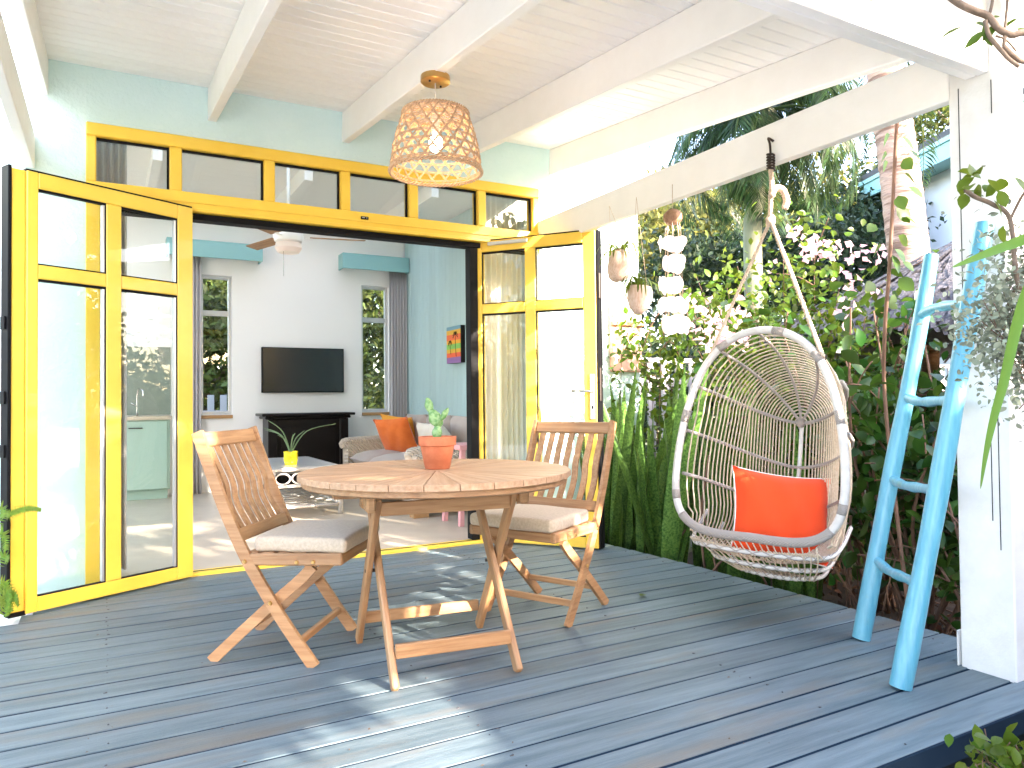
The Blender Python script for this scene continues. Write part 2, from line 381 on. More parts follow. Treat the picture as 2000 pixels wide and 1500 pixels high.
# ------------------------------------------------------------------ deck
M['navy'] = mat('gap_shade_fascia_navy', (.010, .022, .038), .9, spec=.1)  # navy of the fascia, also stands in for shade in the board gaps
deck = thing('deck', (0, 0, 0), kind='structure')
for i in range(23):
    y0 = 1.288+i*.1452; y1 = y0+.1452-.0105-random.random()*.006
    if y1 > 4.62: y1 = 4.612
    xl = -.385-max(0, 3.95-y0)*1.1 if y0 < 3.95 else -.385+(y0-3.95)*.3
    yc = (y0+y1)/2; xr = 3.067-(.012 if yc > 2.5 else 0)*(yc-2.5)-(max(0, yc-3.4)*.06)
    stick('board', (max(xl, -3), yc, -.014+random.uniform(-.0012, .0012)), (xr, yc, -.014), y1-y0, .028, 'deck', deck, bev=.0016)
    box('gap_shade_strip', (max(xl, -3)+.01, y1+.0005, -.026), (xr-.012, y0+.1447, -.003), 'navy', deck, 0)  # dark strip laid in the gap, standing in for its shade
box('gap_shade_sheet', (-3, 1.36, -.30), (3.0, 4.5, -.21), 'black', deck)  # black sheet added below so the board gaps look deep in shade
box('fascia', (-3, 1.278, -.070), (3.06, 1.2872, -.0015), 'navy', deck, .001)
box('riser', (-3, 1.32, -.36), (3.03, 1.35, -.03), 'deck_dark', deck)
for x in (-2, -1, 0, 1, 2, 3.0): box('joist', (x-.02, 1.36, -.2), (x+.02, 4.55, -.031), 'deck_dark', deck)
box('riser', (3.0, 1.38, -.36), (3.02, 4.5, -.032), 'deck_dark', deck)
M['nail'] = mat('nail_head', (.03, .03, .035), .5)
V, Fc = [], []
for i in range(23):
    yc = 1.288+(i+.5)*.1452
    for xb in (-1, 0, 1, 2, 2.96):
        for dy in (-.035, .035):
            if random.random() < .6: tube_geo([(xb+random.uniform(-.012, .012), yc+dy, -.002), (xb, yc+dy, .0012)], .0032, 6, V=V, Fc=Fc)
o = newobj('nail_heads', mesh('nails', V, Fc), deck, 'nail'); o['kind'] = 'stuff'

V, Fc = [], []
for _ in range(150):
    x, y = random.uniform(-.9, 3.0), random.uniform(1.32, 4.4); a = random.uniform(0, 3.1); l = random.uniform(.003, .009); d = Vector((math.cos(a), math.sin(a), 0)); s = Vector((-d.y, d.x, 0))*l*.4; b = len(V); c = Vector((x, y, .0016)); V += [c-d*l, c-s, c+d*l, c+s+Vector((0, 0, .002))]; Fc.append((b, b+1, b+2, b+3))
o = newobj('debris', mesh('debris', V, Fc), deck, 'bark'); o['kind'] = 'stuff'
# ------------------------------------------------------------------ house
WY = 4.625
house = thing('house', (1.3, WY, 0), label='mint stucco house with yellow folding glass doors opening onto the deck', cat='house')
hm = Matrix.Translation((-1.3, -WY, 0))
def hobj(o, par=house):
    if par is house: o.matrix_basis = hm @ o.matrix_basis
    return o
def hbox(name, lo, hi, m, par=house, bev=.003): return hobj(box(name, lo, hi, m, None if False else par, bev), par)
FX0, FX1, FZ = -.105, 2.775, 2.54
hbox('stucco_wall', (-1.2, WY, -.35), (FX0, WY+.2, 4.30), 'mint', bev=0)
hbox('stucco_wall', (FX0, WY, FZ), (2.86, WY+.2, 4.30), 'mint', bev=0)
hbox('stucco_wall', (2.86, WY-.0, -.35), (3.70, WY+.2, 4.30), 'mint', bev=0)
hbox('stucco_wall', (FX1, WY, -.35), (2.858, WY+.2, FZ-.002), 'mint', bev=0)
hbox('base', (-1.2, WY-.004, -.35), (3.7, WY-.001, -.02), 'white')
# room
hbox('floor', (-2.4, WY+.05, -.06), (3.3, 8.8, .0), 'roomfloor', bev=0)
for nm_, z0_, z1_, mm_, ex in (('ceiling', 3.0, 3.06, 'room', 0), ('roof', 4.32, 4.40, 'roofd', .25)):
    x0_, x1_, y0_, y1_ = -2.5-ex, 3.5+ex, WY+.21-ex*.8, 9.0+ex
    for ya, yb in ((y0_, 5.02), (6.20, 7.65), (8.55, y1_)): hbox(nm_, (x0_, ya, z0_), (x1_, yb, z1_), mm_, bev=0)
    for ya, yb in ((5.021, 6.199), (7.651, 8.549)):
        hbox(nm_, (x0_, ya, z0_), (-2.3, yb, z1_), mm_, bev=0); hbox(nm_, (3.1, ya, z0_), (x1_, yb, z1_), mm_, bev=0)
for ya, yb in ((5.02, 6.20), (7.65, 8.55)):  # unseen skylights added to bring more daylight into the room
    for lo_, hi_ in (((-2.32, ya, 3.061), (-2.30, yb, 4.319)), ((3.1, ya, 3.061), (3.12, yb, 4.319)), ((-2.3, ya-.02, 3.061), (3.1, ya-.001, 4.319)), ((-2.3, yb+.001, 3.061), (3.1, yb+.02, 4.319))): hbox('added_skylight_lining', lo_, hi_, 'room', bev=0)
    hbox('added_skylight_pane', (-2.35, ya-.05, 4.405), (3.15, yb+.05, 4.415), 'glass', bev=0)
W1, W2, WZ = (.90, 1.235), (2.735, 3.09), (.855, 2.42)
def backpiece(x0, x1, z0, z1): hbox('back_wall', (x0, 8.8, z0), (x1, 8.98, z1), 'room', bev=0)
backpiece(-2.4, W1[0], 0, 3.0); backpiece(W1[1], W2[0], 0, 3.0); backpiece(W2[1], 3.30, 0, 3.0)
for a, b in (W1, W2): backpiece(a, b, 0, WZ[0]); backpiece(a, b, WZ[1], 3.0)
hbox('side_wall', (3.325, WY+.2, 0), (3.5, 8.98, 3.0), 'room', bev=0)
rw = hbox('panelled_wall', (3.315, WY+.2, 0), (3.325, 8.79, 2.99), 'teal', bev=0)
for i in range(40):
    y = 4.87+i*.098
    if y > 8.75: break
    o = box('plank', (3.299, y, 0.01), (3.3135, y+.094, 2.98), 'teal', None, .0035); o.parent = rw; o.matrix_parent_inverse = rw.matrix_basis.inverted() @ Matrix.Translation((1.3, WY, 0)) if False else Matrix.Identity(4)
    o.matrix_basis = Matrix.Translation(Vector((3.306, y+.047, 1.495))-Vector((3.32, (WY+.2+8.79)/2, 1.495)))
# left wall of the room: unseen wide opening added to let in daylight
hbox('side_wall', (-2.5, WY+.2, 0), (-2.4, 5.2, 3.0), 'room', bev=0); hbox('side_wall', (-2.5, 8.3, 0), (-2.4, 8.98, 3.0), 'room', bev=0)
hbox('side_wall', (-2.5, 5.2, 0), (-2.4, 8.3, .3), 'room', bev=0); hbox('side_wall', (-2.5, 5.2, 2.85), (-2.4, 8.3, 3.0), 'room', bev=0)
hbox('side_wall', (3.501, WY+.201, -.35), (3.7, 9.0, 4.30), 'mint', bev=0)
for k in range(5):     # beams under the room ceiling
    hbox('ceiling_beam', (-2+k*1.15, 6.22, 2.86), (-1.93+k*1.15, 7.64, 2.999), 'room')
# windows at the back
for a, b in (W1, W2):
    wdw = hbox('window', (a, 8.86, WZ[0]), (b, 8.90, WZ[0]+.04), 'alu')
    base = Vector(((a+b)/2, 8.88, WZ[0]+.02))
    def wp(name, lo, hi, m):
        o = box(name, Vector(lo)-base, Vector(hi)-base, m, wdw, .002); return o
    wp('frame', (a, 8.86, WZ[0]+.041), (a+.035, 8.90, WZ[1]), 'alu'); wp('frame', (b-.035, 8.86, WZ[0]+.041), (b, 8.90, WZ[1]), 'alu')
    wp('frame', (a+.036, 8.86, WZ[1]-.035), (b-.036, 8.90, WZ[1]), 'alu'); wp('frame', (a+.036, 8.86, 1.97), (b-.036, 8.90, 2.03), 'alu')
    wp('pane', (a+.036, 8.878, WZ[0]+.041), (b-.036, 8.882, 1.969), 'glass'); wp('pane', (a+.036, 8.878, 2.031), (b-.036, 8.882, WZ[1]-.036), 'glass')
    wp('sill', (a, 8.77, WZ[0]-.04), (b, 8.80, WZ[0]-.002), 'wood')
# yellow transom and door frame
tf = hbox('door_frame', (FX0, 4.59, 2.103), (FX1, 4.70, 2.214), 'yellow')
tb = Vector(((FX0+FX1)/2, 4.645, (2.103+2.214)/2))
def tpart(name, lo, hi, m, bev=.003): return box(name, Vector(lo)-tb, Vector(hi)-tb, m, tf, bev)
tpart('top_rail', (FX0, 4.60, 2.468), (FX1, 4.70, 2.54), 'yellow', .006)
tpart('moulding', (FX0+.05, 4.582, 2.150), (FX1-.05, 4.588, 2.158), 'yellow', .001)
tpart('moulding', (FX0, 4.578, 2.102), (FX1, 4.589, 2.122), 'yellow', .003)
panes = [(-.056, .31), (.375, .831), (.895, 1.301), (1.364, 1.763), (1.828, 2.275), (2.338, 2.722)]
edges = [FX0]+[v for p in panes for v in p]+[FX1]
for k in range(0, len(edges), 2): tpart('mullion', (edges[k], 4.602, 2.2145), (edges[k+1], 4.70, 2.4675), 'yellow', .006)
for a, b in panes:
    tpart('pane', (a+.001, 4.655, 2.2155), (b-.001, 4.661, 2.467), 'glass2', 0)
    tpart('seal', (a+.001, 4.635, 2.455), (b-.001, 4.654, 2.4675), 'black', 0); tpart('seal', (b-.012, 4.635, 2.2155), (b-.001, 4.654, 2.454), 'black', 0)
tpart('jamb', (FX0, 4.602, .0), (FX0+.07, 4.70, 2.102), 'yellow', .004); tpart('jamb', (FX1-.07, 4.602, .0), (FX1, 4.70, 2.102), 'yellow', .004)
tpart('track', (FX0+.071, 4.63, 2.066), (FX1-.071, 4.72, 2.1015), 'black'); tpart('black_jamb', (2.225, 4.64, .022), (2.285, 4.72, 2.065), 'black')
tpart('black_jamb', (FX0+.071, 4.64, .022), (FX0+.12, 4.72, 2.065), 'black')
tpart('threshold', (FX0+.071, 4.60, -.01), (FX1-.071, 4.70, .018), 'yellow', .004); tpart('track', (FX0+.08, 4.645, .0185), (FX1-.08, 4.653, .021), 'black', 0)
bd = tpart('maker_plate', (1.425, 4.579, 2.166), (1.475, 4.589, 2.184), 'black', .002)
def text(s, size, m, parent, mw, ext=.0006):
    c = bpy.data.curves.new('txt', 'FONT'); c.body = s; c.size = size; c.extrude = ext; c.align_x = 'CENTER'; c.align_y = 'CENTER'
    o = bpy.data.objects.new('tmp', c); col.objects.link(o); bpy.context.view_layer.update()
    me = bpy.data.meshes.new_from_object(o.evaluated_get(bpy.context.evaluated_depsgraph_get())); bpy.data.objects.remove(o)
    return newobj('lettering', me, parent, m, mw)
# the word on the plate is too small to read: two pale strokes as seen
for xx, ww in ((-.009, .018), (.013, .006)):
    newobj('lettering', boxmesh(ww, .001, .006, 0).copy(), bd, 'alu', Matrix.Translation((xx, -.0056, .001)))

def leaf_door(A, B, back, flip, name, label):
    """A hinge side on the track, B free edge; back = unit vector behind the leaf"""
    A = Vector((*A, 0)); B = Vector((*B, 0)); d = (B-A); Lw = d.length; d.normalize()
    bk = Vector((*back, 0)).normalized()
    root = bpy.data.objects.new(name, None); col.objects.link(root); root.parent = house
    mw = Matrix(((d.x, bk.x, 0, A.x), (d.y, bk.y, 0, A.y), (0, 0, 1, 0), (0, 0, 0, 1)))
    root.matrix_basis = hm @ mw; root['label'] = label
    T = .055
    def p(n, lo, hi, m, bev=.004):
        return box(n, lo, hi, m, root, bev)
    x1, x2, x3, x4 = (.093, .41, .489, .812) if flip else (.045, .372, .45, .788)
    z1, z2, z3, z4 = .082, 1.60, 1.668, 2.035
    p('stile', (0, 0, .012), (x1, T, 2.112), 'yellow'); p('stile', (x4, 0, .012), (Lw, T, 2.112), 'yellow'); p('stile', (x2, 0.001, z1+.001), (x3, T, z4-.001), 'yellow')
    p('rail', (x1+.0005, 0.0005, .012), (x4-.0005, T, z1), 'yellow'); p('rail', (x1+.0005, 0.0005, z4), (x4-.0005, T, 2.112), 'yellow')
    for a, b in ((x1, x2), (x3, x4)):
        p('rail', (a+.0005, .001, z2), (b-.0005, T, z3), 'yellow')
        for c, e in ((z1, z2), (z3, z4)):
            p('pane', (a, .026, c), (b, .030, e), 'glass', 0)
            p('seal', (a+.001, .004, e-.012), (b-.001, .026, e-.0005), 'black', 0); p('seal', (a+.001, .004, c+.0005), (b-.001, .026, c+.006), 'black', 0)
            xs = (a+.001, a+.006) if flip else (a+.001, a+.004)
            p('seal', (xs[0], .004, c+.007), (xs[1], .026, e-.013), 'black', 0)
            if flip: p('bead', (a+.0065, .008, c+.007), (a+.0185, .026, e-.013), 'alu', 0)
    p('seal', (0, .01, 2.1125), (Lw, T-.005, 2.122), 'black', 0)
    return root, Lw
A1, B1 = (.428, 4.553), (-.336, 4.151); dl = Vector((A1[0]-B1[0], A1[1]-B1[1])).normalized(); nl = (-dl.y, dl.x)
r1, L1 = leaf_door(A1, B1, nl, True, 'glass_door', 'yellow glazed door leaf folded open at the left of the opening')
box('edge_stile', (L1+.001, .012, .028), (L1+.062, .06, 2.112), 'yellow', r1, .004); box('edge_seal', (L1+.0625, .005, .02), (L1+.078, .075, 2.122), 'black', r1, .002)
box('foot_guide', (L1-.005, .008, .006), (L1+.07, .06, .027), 'black', r1)
for z in (.75, 1.0, 1.35): box('hinge_pin', (L1+.0785, .02, z), (L1+.088, .06, z+.06), 'black', r1, .002)
A2, B2 = (2.279, 4.66), (2.822, 3.974); d2 = Vector((B2[0]-A2[0], B2[1]-A2[1])).normalized(); n2 = (-d2.y, d2.x)
r2, L2 = leaf_door(A2, B2, n2, False, 'glass_door', 'yellow glazed door leaf with a lever handle folded open at the right')
# behind = away from the camera (towards the right)
bk2 = Vector(n2); 
if bk2.dot(Vector(A2)) < 0: bk2 = -bk2
r2.matrix_basis = hm @ Matrix(((d2.x, bk2.x, 0, A2[0]), (d2.y, bk2.y, 0, A2[1]), (0, 0, 1, 0), (0, 0, 0, 1)))
box('edge_seal', (L2+.001, .004, .008), (L2+.010, .016, 2.12), 'black', r2, 0); box('edge_seal', (L2+.001, .034, .008), (L2+.012, .068, 2.12), 'black', r2, 0)
box('edge_stile', (L2-.09, .057, .008), (L2+.0, .10, 2.112), 'yellow', r2, .003); box('edge_seal', (L2+.001, .070, .008), (L2+.014, .10, 2.12), 'black', r2, 0)
box('edge_bead', (L2+.0005, .0165, .02), (L2+.004, .0335, 2.11), 'alu', r2, 0)
box('lock_body', (L2+.0125, .02, .98), (L2+.02, .055, 1.2), 'dsteel', r2); box('lock_body', (L2+.0125, .02, 1.66), (L2+.022, .06, 1.83), 'dsteel', r2)
hp = box('handle', (L2-.045, -.008, .86), (L2-.012, -.0005, 1.16), 'steel', r2, .006)
tube('lever', [(0, -.004, .035), (0, -.045, .035), (-.02, -.05, .036), (-.125, -.05, .038)], .008, 'steel', hp)
ellipsoid('keyhole', (0, -.004, -.07), (.007, .002, .011), 'black', hp)
cl = box('door_closer', (.10, -.02, 2.075), (.40, -.001, 2.10), 'alu', r2, .004)
for z in (.3, 1.05, 1.7): box('hinge', (-.012, -.004, z), (-.001, .02, z+.11), 'yellow', r2, .002)

# ------------------------------------------------------------------ porch roof
SLP = math.tan(.0975)
porch = thing('porch_roof', (2.756, 1.5, 0), label='white timber porch roof with open rafters over the blue deck', cat='porch roof')
pmx = Matrix.Translation((-2.756, -1.5, 0))
def pst(name, p0, p1, w_, h, m='white', bev=.004, up=(0, 0, 1)):
    o = stick(name, p0, p1, w_, h, m, porch, up, bev); o.matrix_basis = pmx @ o.matrix_basis; return o
zc = lambda y: 2.85-SLP*(WY-y)
YF = 1.5
for x in (-.305, .540, 1.340, 2.14, 2.90):
    pst('rafter', (x, WY-.001, zc(WY)-.097), (x, YF+.05, zc(YF+.05)-.097), .05, .19)
for i in range(38):
    y1 = WY-.0015-i*.0875; y0 = y1-.0825
    if y0 < YF-.55: break
    ym = (y0+y1)/2; o = stick('ceiling_board', (-.36, ym, zc(ym)+.009), (2.93, ym, zc(ym)+.009), .0825, .016, 'ceil', porch, up=(0, -SLP, 1), bev=.004)
    o.matrix_basis = pmx @ o.matrix_basis
pst('roof_sheet', (1.285, WY-.01, zc(WY)+.045), (1.285, YF-.7, zc(YF-.7)+.045), 3.28, .04, 'roofd')
# front header of two planks, post, purlins
pst('header', (-1.2, 1.520, 2.152+.15), (2.758, 1.520, 2.152+.15), .042, .30)
pst('header', (-1.2, 1.4765, 2.150+.15), (2.758, 1.4765, 2.150+.15), .042, .30)
pst('post', (2.80, 1.507, -.02), (2.80, 1.507, 2.62), .19, .085, 'whitepost', .005, up=(1, 0, 0))
pst('post', (2.868, 1.507, -.02), (2.868, 1.507, 2.62), .19, .047, 'whitepost', .004, up=(1, 0, 0))
for (y, z0, z1) in ((1.5645, 1.25, 2.13), (1.452, .95, 1.30), (1.478, .55, .83), (1.453, .45, 1.0), (1.45, 2.0, 2.12)):
    o = box('crack', (2.7555, y-.0012, z0), (2.7575, y+.0012, z1), 'black', porch, 0); o.matrix_basis = pmx @ o.matrix_basis
o = box('plinth', (2.750, 1.606, -.0), (2.90, 1.612, .13), 'whitepost', porch, .002); o.matrix_basis = pmx @ o.matrix_basis
pst('purlin', (2.785, 1.602, 2.20), (2.785, WY-.001, 2.20), .05, .195, 'white', .004)
pst('purlin', (-.365, 1.541, 2.34), (-.365, WY-.001, 2.34), .05, .18, 'white', .004)
pst('post', (-.9, 1.50, -.02), (-.9, 1.50, 2.15), .10, .10, 'whitepost', up=(1, 0, 0))
# ------------------------------------------------------------------ pendant lamp
LX, LY = 1.342, 3.155
lamp = thing('pendant_lamp', (LX, LY, 0), label='woven cane basket pendant lamp hanging from a porch rafter', cat='lamp')
lathe('canopy', [(.002, 2.512), (.068, 2.512), (.069, 2.508), (.069, 2.485), (.064, 2.481), (.002, 2.480)], 'brass', lamp, 40)
for a in (.5, 3.6): lathe('screw', [(.001, 2.481), (.005, 2.481), (.005, 2.474), (.001, 2.473)], 'dsteel', lamp, 10, loc=(.04*math.cos(a), .04*math.sin(a), 0))
tube('cord', [(0, 0, 2.481), (0, 0, 2.33)], .0028, 'piping', lamp, 6)
lathe('socket', [(.004, 2.33), (.018, 2.325), (.02, 2.25), (.016, 2.235)], 'piping', lamp, 16)
ellipsoid('bulb', (0, 0, 2.195), (.032, .032, .042), 'bulb', lamp)
def shade_r(t): return .150+.062*t+.012*math.sin(math.pi*t)      # t 0 top, 1 bottom
ZT, ZB = 2.335, 2.062
paths = []
def sp(t, a, dr=0): r_ = shade_r(t)+dr; return (r_*math.cos(a), r_*math.sin(a), ZT+(ZB-ZT)*t)
for k in range(7):
    t = (k+.5)/7
    for dt in (-.011, .011): paths.append(([sp(t+dt, 2*math.pi*j/48, .0015*(1 if (j % 2) else -1)) for j in range(49)], .0026))
nd = 20
for k in range(nd):
    for s in (1, -1):
        for dd in (-.016, .016): paths.append(([sp(i/14, 2*math.pi*k/nd+dd+s*i/14*1.05, .002*s*(1 if i % 2 else -1)) for i in range(15)], .0027))
tubes('cane_weave', paths, 'cane', lamp, 4)
paths = []
for k in range(13):
    a = math.pi*k/13
    paths.append(([(shade_r(0)*math.cos(a)*q, shade_r(0)*math.sin(a)*q, ZT+.012*(1-q*q)) for q in np.linspace(-1, 1, 9)], .0026))
for rr in (.05, .09, .125): paths.append(([(rr*math.cos(2*math.pi*j/24), rr*math.sin(2*math.pi*j/24), ZT+.012*(1-(rr/.15)**2)) for j in range(25)], .0026))
tubes('cane_top', paths, 'cane', lamp, 4)
for nm, tt in (('rim', 1.0), ('rim', 0.0)):
    paths = []
    for ph in (0, 2.1, 4.2):
        paths.append(([(shade_r(tt)*math.cos(a)+.006*math.cos(a)*math.cos(22*a+ph), shade_r(tt)*math.sin(a)+.006*math.sin(a)*math.cos(22*a+ph), ZT+(ZB-ZT)*tt+.007*math.sin(22*a+ph)) for a in np.linspace(0, 2*math.pi, 260)], .0042))
    tubes(nm, paths, 'cane', lamp, 5)

# ------------------------------------------------------------------ teak table
TC = (1.135, 2.69)
table = thing('round_table', (TC[0], TC[1], 0), R(-8), label='round slatted teak folding table in the middle of the deck', cat='table')
nw = 28; dA = 2*math.pi/nw; r_in, r_out, gap = .05, .525, .0032
V = []; Fc = []
for z in (.703, .725):
    for (r_, s) in ((r_in, -1), (r_out, -1), (r_out+.004, 0), (r_out, 1), (r_in, 1)):
        a = s*(dA/2-gap/2/r_); V.append((r_*math.cos(a), r_*math.sin(a), z))
Fc = [(4, 3, 2, 1, 0), (5, 6, 7, 8, 9)]+[(i, (i+1) % 5, (i+1) % 5+5, i+5) for i in range(5)]
wm = mesh('wedge', V, Fc); wm.materials.append(M['teaktop'])
bmm = bmesh.new(); bmm.from_mesh(wm); bmesh.ops.bevel(bmm, geom=[e for e in bmm.edges if abs(e.verts[0].co.z-.725) < 1e-4 and abs(e.verts[1].co.z-.725) < 1e-4], offset=.0018, segments=1, affect='EDGES'); bmm.to_mesh(wm); bmm.free()
for k in range(nw):
    newobj('slat', wm, table, None, Matrix.Rotation(k*dA, 4, 'Z'))
lathe('centre_disc', [(.001, .704), (.048, .704), (.048, .724), (.001, .7245)], 'teaktop', table, 24)
lathe('under_ring', [(.44, .676), (.505, .676), (.513, .682), (.513, .702), (.44, .702), (.44, .676)], 'teak', table, 56)
for y in (-.16, .16): stick('batten', (-.42, y, .664), (.42, y, .664), .05, .022, 'teak', table)
u = .262
# leg frame with feet towards the back; top ends towards the camera
legtop, legfoot = {}, {}
for s in (-1, 1):
    a0 = (s*u, -.17, .655); a1 = (s*u, .285, .0)
    if s == 1: a0 = (s*u, -.17, .655)
    stick('leg', a0, (a1[0], a1[1], -.0), .024, .050, 'teak', table, up=(0, 1, .6), bev=.005)
    b0 = (s*(u-.034), .20, .60); b1 = (s*(u-.034), -.29, .0)
    stick('leg', b0, b1, .024, .050, 'teak', table, up=(0, 1, -.6), bev=.005)
    box('leg_block', (s*u-.018+(.03*s), -.21, .60), (s*u+.018+(.03*s), -.14, .665), 'teak', table, .008)
    box('hinge_block', (s*u-.02-.02*s, .185, .56), (s*u+.014-.02*s, .25, .66), 'teak', table, .006)
    box('bracket', (s*u-.004-.045*s, .205, .54), (s*u+.004-.045*s, .24, .62), 'dsteel', table, .001)
    tube('bolt', [(s*(u+.014), .035, .345), (s*(u-.05), .035, .345)], .007, 'dsteel', table, 8)
stick('stretcher', (-u+.012, .252, .105), (u-.012, .252, .105), .020, .045, 'teak', table)
stick('stretcher', (-u+.046, -.235, .115), (u-.046, -.235, .115), .020, .050, 'teak', table)
stick('top_bar', (-u+.012, -.150, .605), (u-.012, -.150, .605), .022, .050, 'teak', table)
stick('steel_rail', (-u+.04, -.12, .648), (u-.04, -.12, .648), .024, .018, 'dsteel', table)

# pot with cactus
pc = gzp = (1.155, 2.725, .7252)
pot = thing('flower_pot', pc, label='terracotta flower pot standing at the centre of the teak table', cat='flower pot')
lathe('pot_body', [(.002, 0), (.047, 0), (.050, .004), (.068, .092), (.0745, .094), (.0765, .128), (.070, .129), (.066, .118), (.002, .116)], 'terra', pot, 48)
lathe('potting_soil', [(.065, .118), (.03, .121), (.001, .1215)], 'soil', pot, 24)
cac = thing('cactus', (pc[0], pc[1], pc[2]+.118), label='small pale green prickly pear cactus growing in the terracotta pot', cat='cactus')
rz = Matrix.Rotation(-YAW, 4, 'Z')
def pad(c, s, tilt, yaw=0):
    o = ellipsoid('pad', rz @ Vector(c), s, 'cactus', cac, rz @ Matrix.Rotation(yaw, 4, 'Z') @ Matrix.Rotation(tilt, 4, 'Y'), noise=.10); return o
pad((0, 0, .026), (.020, .013, .030), R(4)); pad((-.006, 0, .082), (.026, .014, .040), R(-28)); pad((-.032, .003, .135), (.017, .010, .030), R(-12)); pad((.030, -.004, .098), (.013, .009, .030), R(38), R(40)); pad((.008, .006, .062), (.014, .01, .022), R(24))

# ------------------------------------------------------------------ folding chairs
def make_chair(label):
    c = thing('folding_chair', label=label, cat='chair', group='teak folding chairs at the round table')
    w_ = .222
    for s in (-1, 1):
        y = s*w_
        path = smooth_path([(.150, y, .0), (.055, y, .13), (-.019, y, .24), (-.118, y, .405), (-.20, y, .58), (-.262, y, .74), (-.315, y, .885)], 5)
        V, Fc = tube_geo(path, [.031]*len(path), 4, flat=.40, upv=(0, 1, 0)); newobj('stile', mesh('stile', V, Fc), c, 'teak')
        yl = s*(w_-.030)
        path = smooth_path([(-.275, yl, .0), (-.15, yl, .115), (-.019, yl, .232), (.08, yl, .315), (.135, yl, .37)], 5)
        V, Fc = tube_geo(path, [.029]*len(path), 4, flat=.42, upv=(0, 1, 0)); newobj('leg', mesh('leg', V, Fc), c, 'teak')
        stick('seat_rail', (-.128, s*(w_-.004), .398), (.262, s*(w_-.004), .404), .024, .045, 'teak', c, bev=.005)
        for (bx, bz, by) in ((-.121, .392, w_+.011), (-.019, .237, w_+.011), (.085, .392, w_+.009), (.150, .394, w_+.009)):
            o = lathe('bolt', [(.0005, .004), (.006, .004), (.0085, 0), (.0085, -.003)], 'brass', c, 12, loc=(bx, s*by, bz), rot=Matrix.Rotation(-s*math.pi/2, 4, 'X'))
    stick('top_rail', (-.302, -w_+.012, .852), (-.302, w_-.012, .852), .022, .058, 'teak', c, up=(-.36, 0, 1), bev=.004)
    stick('back_rail', (-.153, -w_+.012, .487), (-.153, w_-.012, .487), .022, .050, 'teak', c, up=(-.45, 0, 1), bev=.004)
    for k in range(7):
        y = -.168+k*.056
        path = smooth_path([(-.160, y, .508), (-.212, y, .60), (-.228, y, .68), (-.265, y, .76), (-.297, y, .828)], 4)
        V, Fc = tube_geo(path, [.0215]*len(path), 4, flat=.30, upv=(.9, 0, .4)); newobj('slat', mesh('slat', V, Fc), c, 'teak')
    for k in range(6):
        x = -.10+k*.062; stick('seat_slat', (x, -w_+.010, .418), (x, w_-.010, .418), .048, .012, 'teak', c)
    stick('front_rail', (.250, -w_+.01, .402), (.250, w_-.01, .402), .022, .040, 'teak', c, bev=.005)
    stick('stretcher', (.088, -w_+.01, .088), (.088, w_-.01, .088), .020, .028, 'teak', c); stick('stretcher', (-.165, -w_+.042, .105), (-.165, w_-.042, .105), .02, .026, 'teak', c)
    # cushion
    bm = bmesh.new(); bmesh.ops.create_cube(bm, size=1)
    for v in bm.verts:
        fx = .5+v.co.x; v.co = Vector((-.10+fx*.375, v.co.y*(.405+.04*fx), .452+v.co.z*.056))
    bmesh.ops.bevel(bm, geom=list(bm.edges), offset=.020, segments=4, affect='EDGES', profile=.55)
    bmesh.ops.subdivide_edges(bm, edges=[e for e in bm.edges if e.calc_length() > .1], cuts=6, use_grid_fill=True)
    for v in bm.verts:
        v.co.z += .008*math.cos((v.co.x-.087)*6)*math.cos(v.co.y*6)*(1 if v.co.z > .452 else 0)+.0015*math.sin(v.co.x*40+v.co.y*23)
    me = bpy.data.meshes.new('seat_cushion'); bm.to_mesh(me); bm.free(); me.shade_smooth()
    newobj('seat_cushion', me, c, 'cush')
    return c
ch1 = make_chair('teak folding chair left of the table, its back towards the left door'); ch1.location = (.689, 3.074, 0); ch1.rotation_euler = (0, 0, -.618)
def copy_thing(o, label):
    c = o.copy(); col.objects.link(c); c['label'] = label
    for ch in list(o.children):
        d = ch.copy(); col.objects.link(d); d.parent = c
    return c
ch2 = copy_thing(ch1, 'teak folding chair right of the table, in front of the right door leaf'); ch2.location = (1.795, 2.987, 0); ch2.rotation_euler = (0, 0, -2.677)

# ------------------------------------------------------------------ ladder
lad = thing('ladder', (2.373, 1.579, 0), label='sky blue rustic pole ladder leaning on the white porch post', cat='ladder')
vv = Vector((.327, -.130, 1.607)); f2 = Vector((.330, .392, 0))
def rail(p0, k, r0_, r1_, nm='rail'):
    pts = [Vector(p0)+vv*k*t+Vector((.006*math.sin(t*7+p0[0]*5), .006*math.cos(t*5), 0)) for t in np.linspace(0, 1, 14)]
    V, Fc = tube_geo(pts, [r0_+(r1_-r0_)*t+.0015*math.sin(t*17) for t in np.linspace(0, 1, 14)], 16); o = newobj(nm, mesh(nm, V, Fc, True), lad, 'blue')
    o.data.set_sharp_from_angle(angle=R(60)); return o
rail((0, 0, .003), .993, .036, .031); rail((f2.x, f2.y, .003), .985, .035, .029)
for tz, dz, bow in ((.346, -.02, -.012), (.666, -.009, -.010), (.976, .018, -.012), (1.326, .005, .010)):
    a = vv*(tz/1.607); p0 = a; p1 = Vector((f2.x, f2.y, 0))+vv*((tz+dz)/1.607)
    mid = (p0+p1)/2+Vector((0, 0, bow)); q = (p0*3+p1)/4+Vector((0, 0, bow*.3)); q2 = (p0+p1*3)/4+Vector((0, 0, bow*1.2))
    pts = smooth_path([p0, q, mid, q2, p1], 4); V, Fc = tube_geo(pts, [.0185+.002*math.sin(i*1.1) for i in range(len(pts))], 12)
    newobj('rung', mesh('rung', V, Fc, True), lad, 'blue')

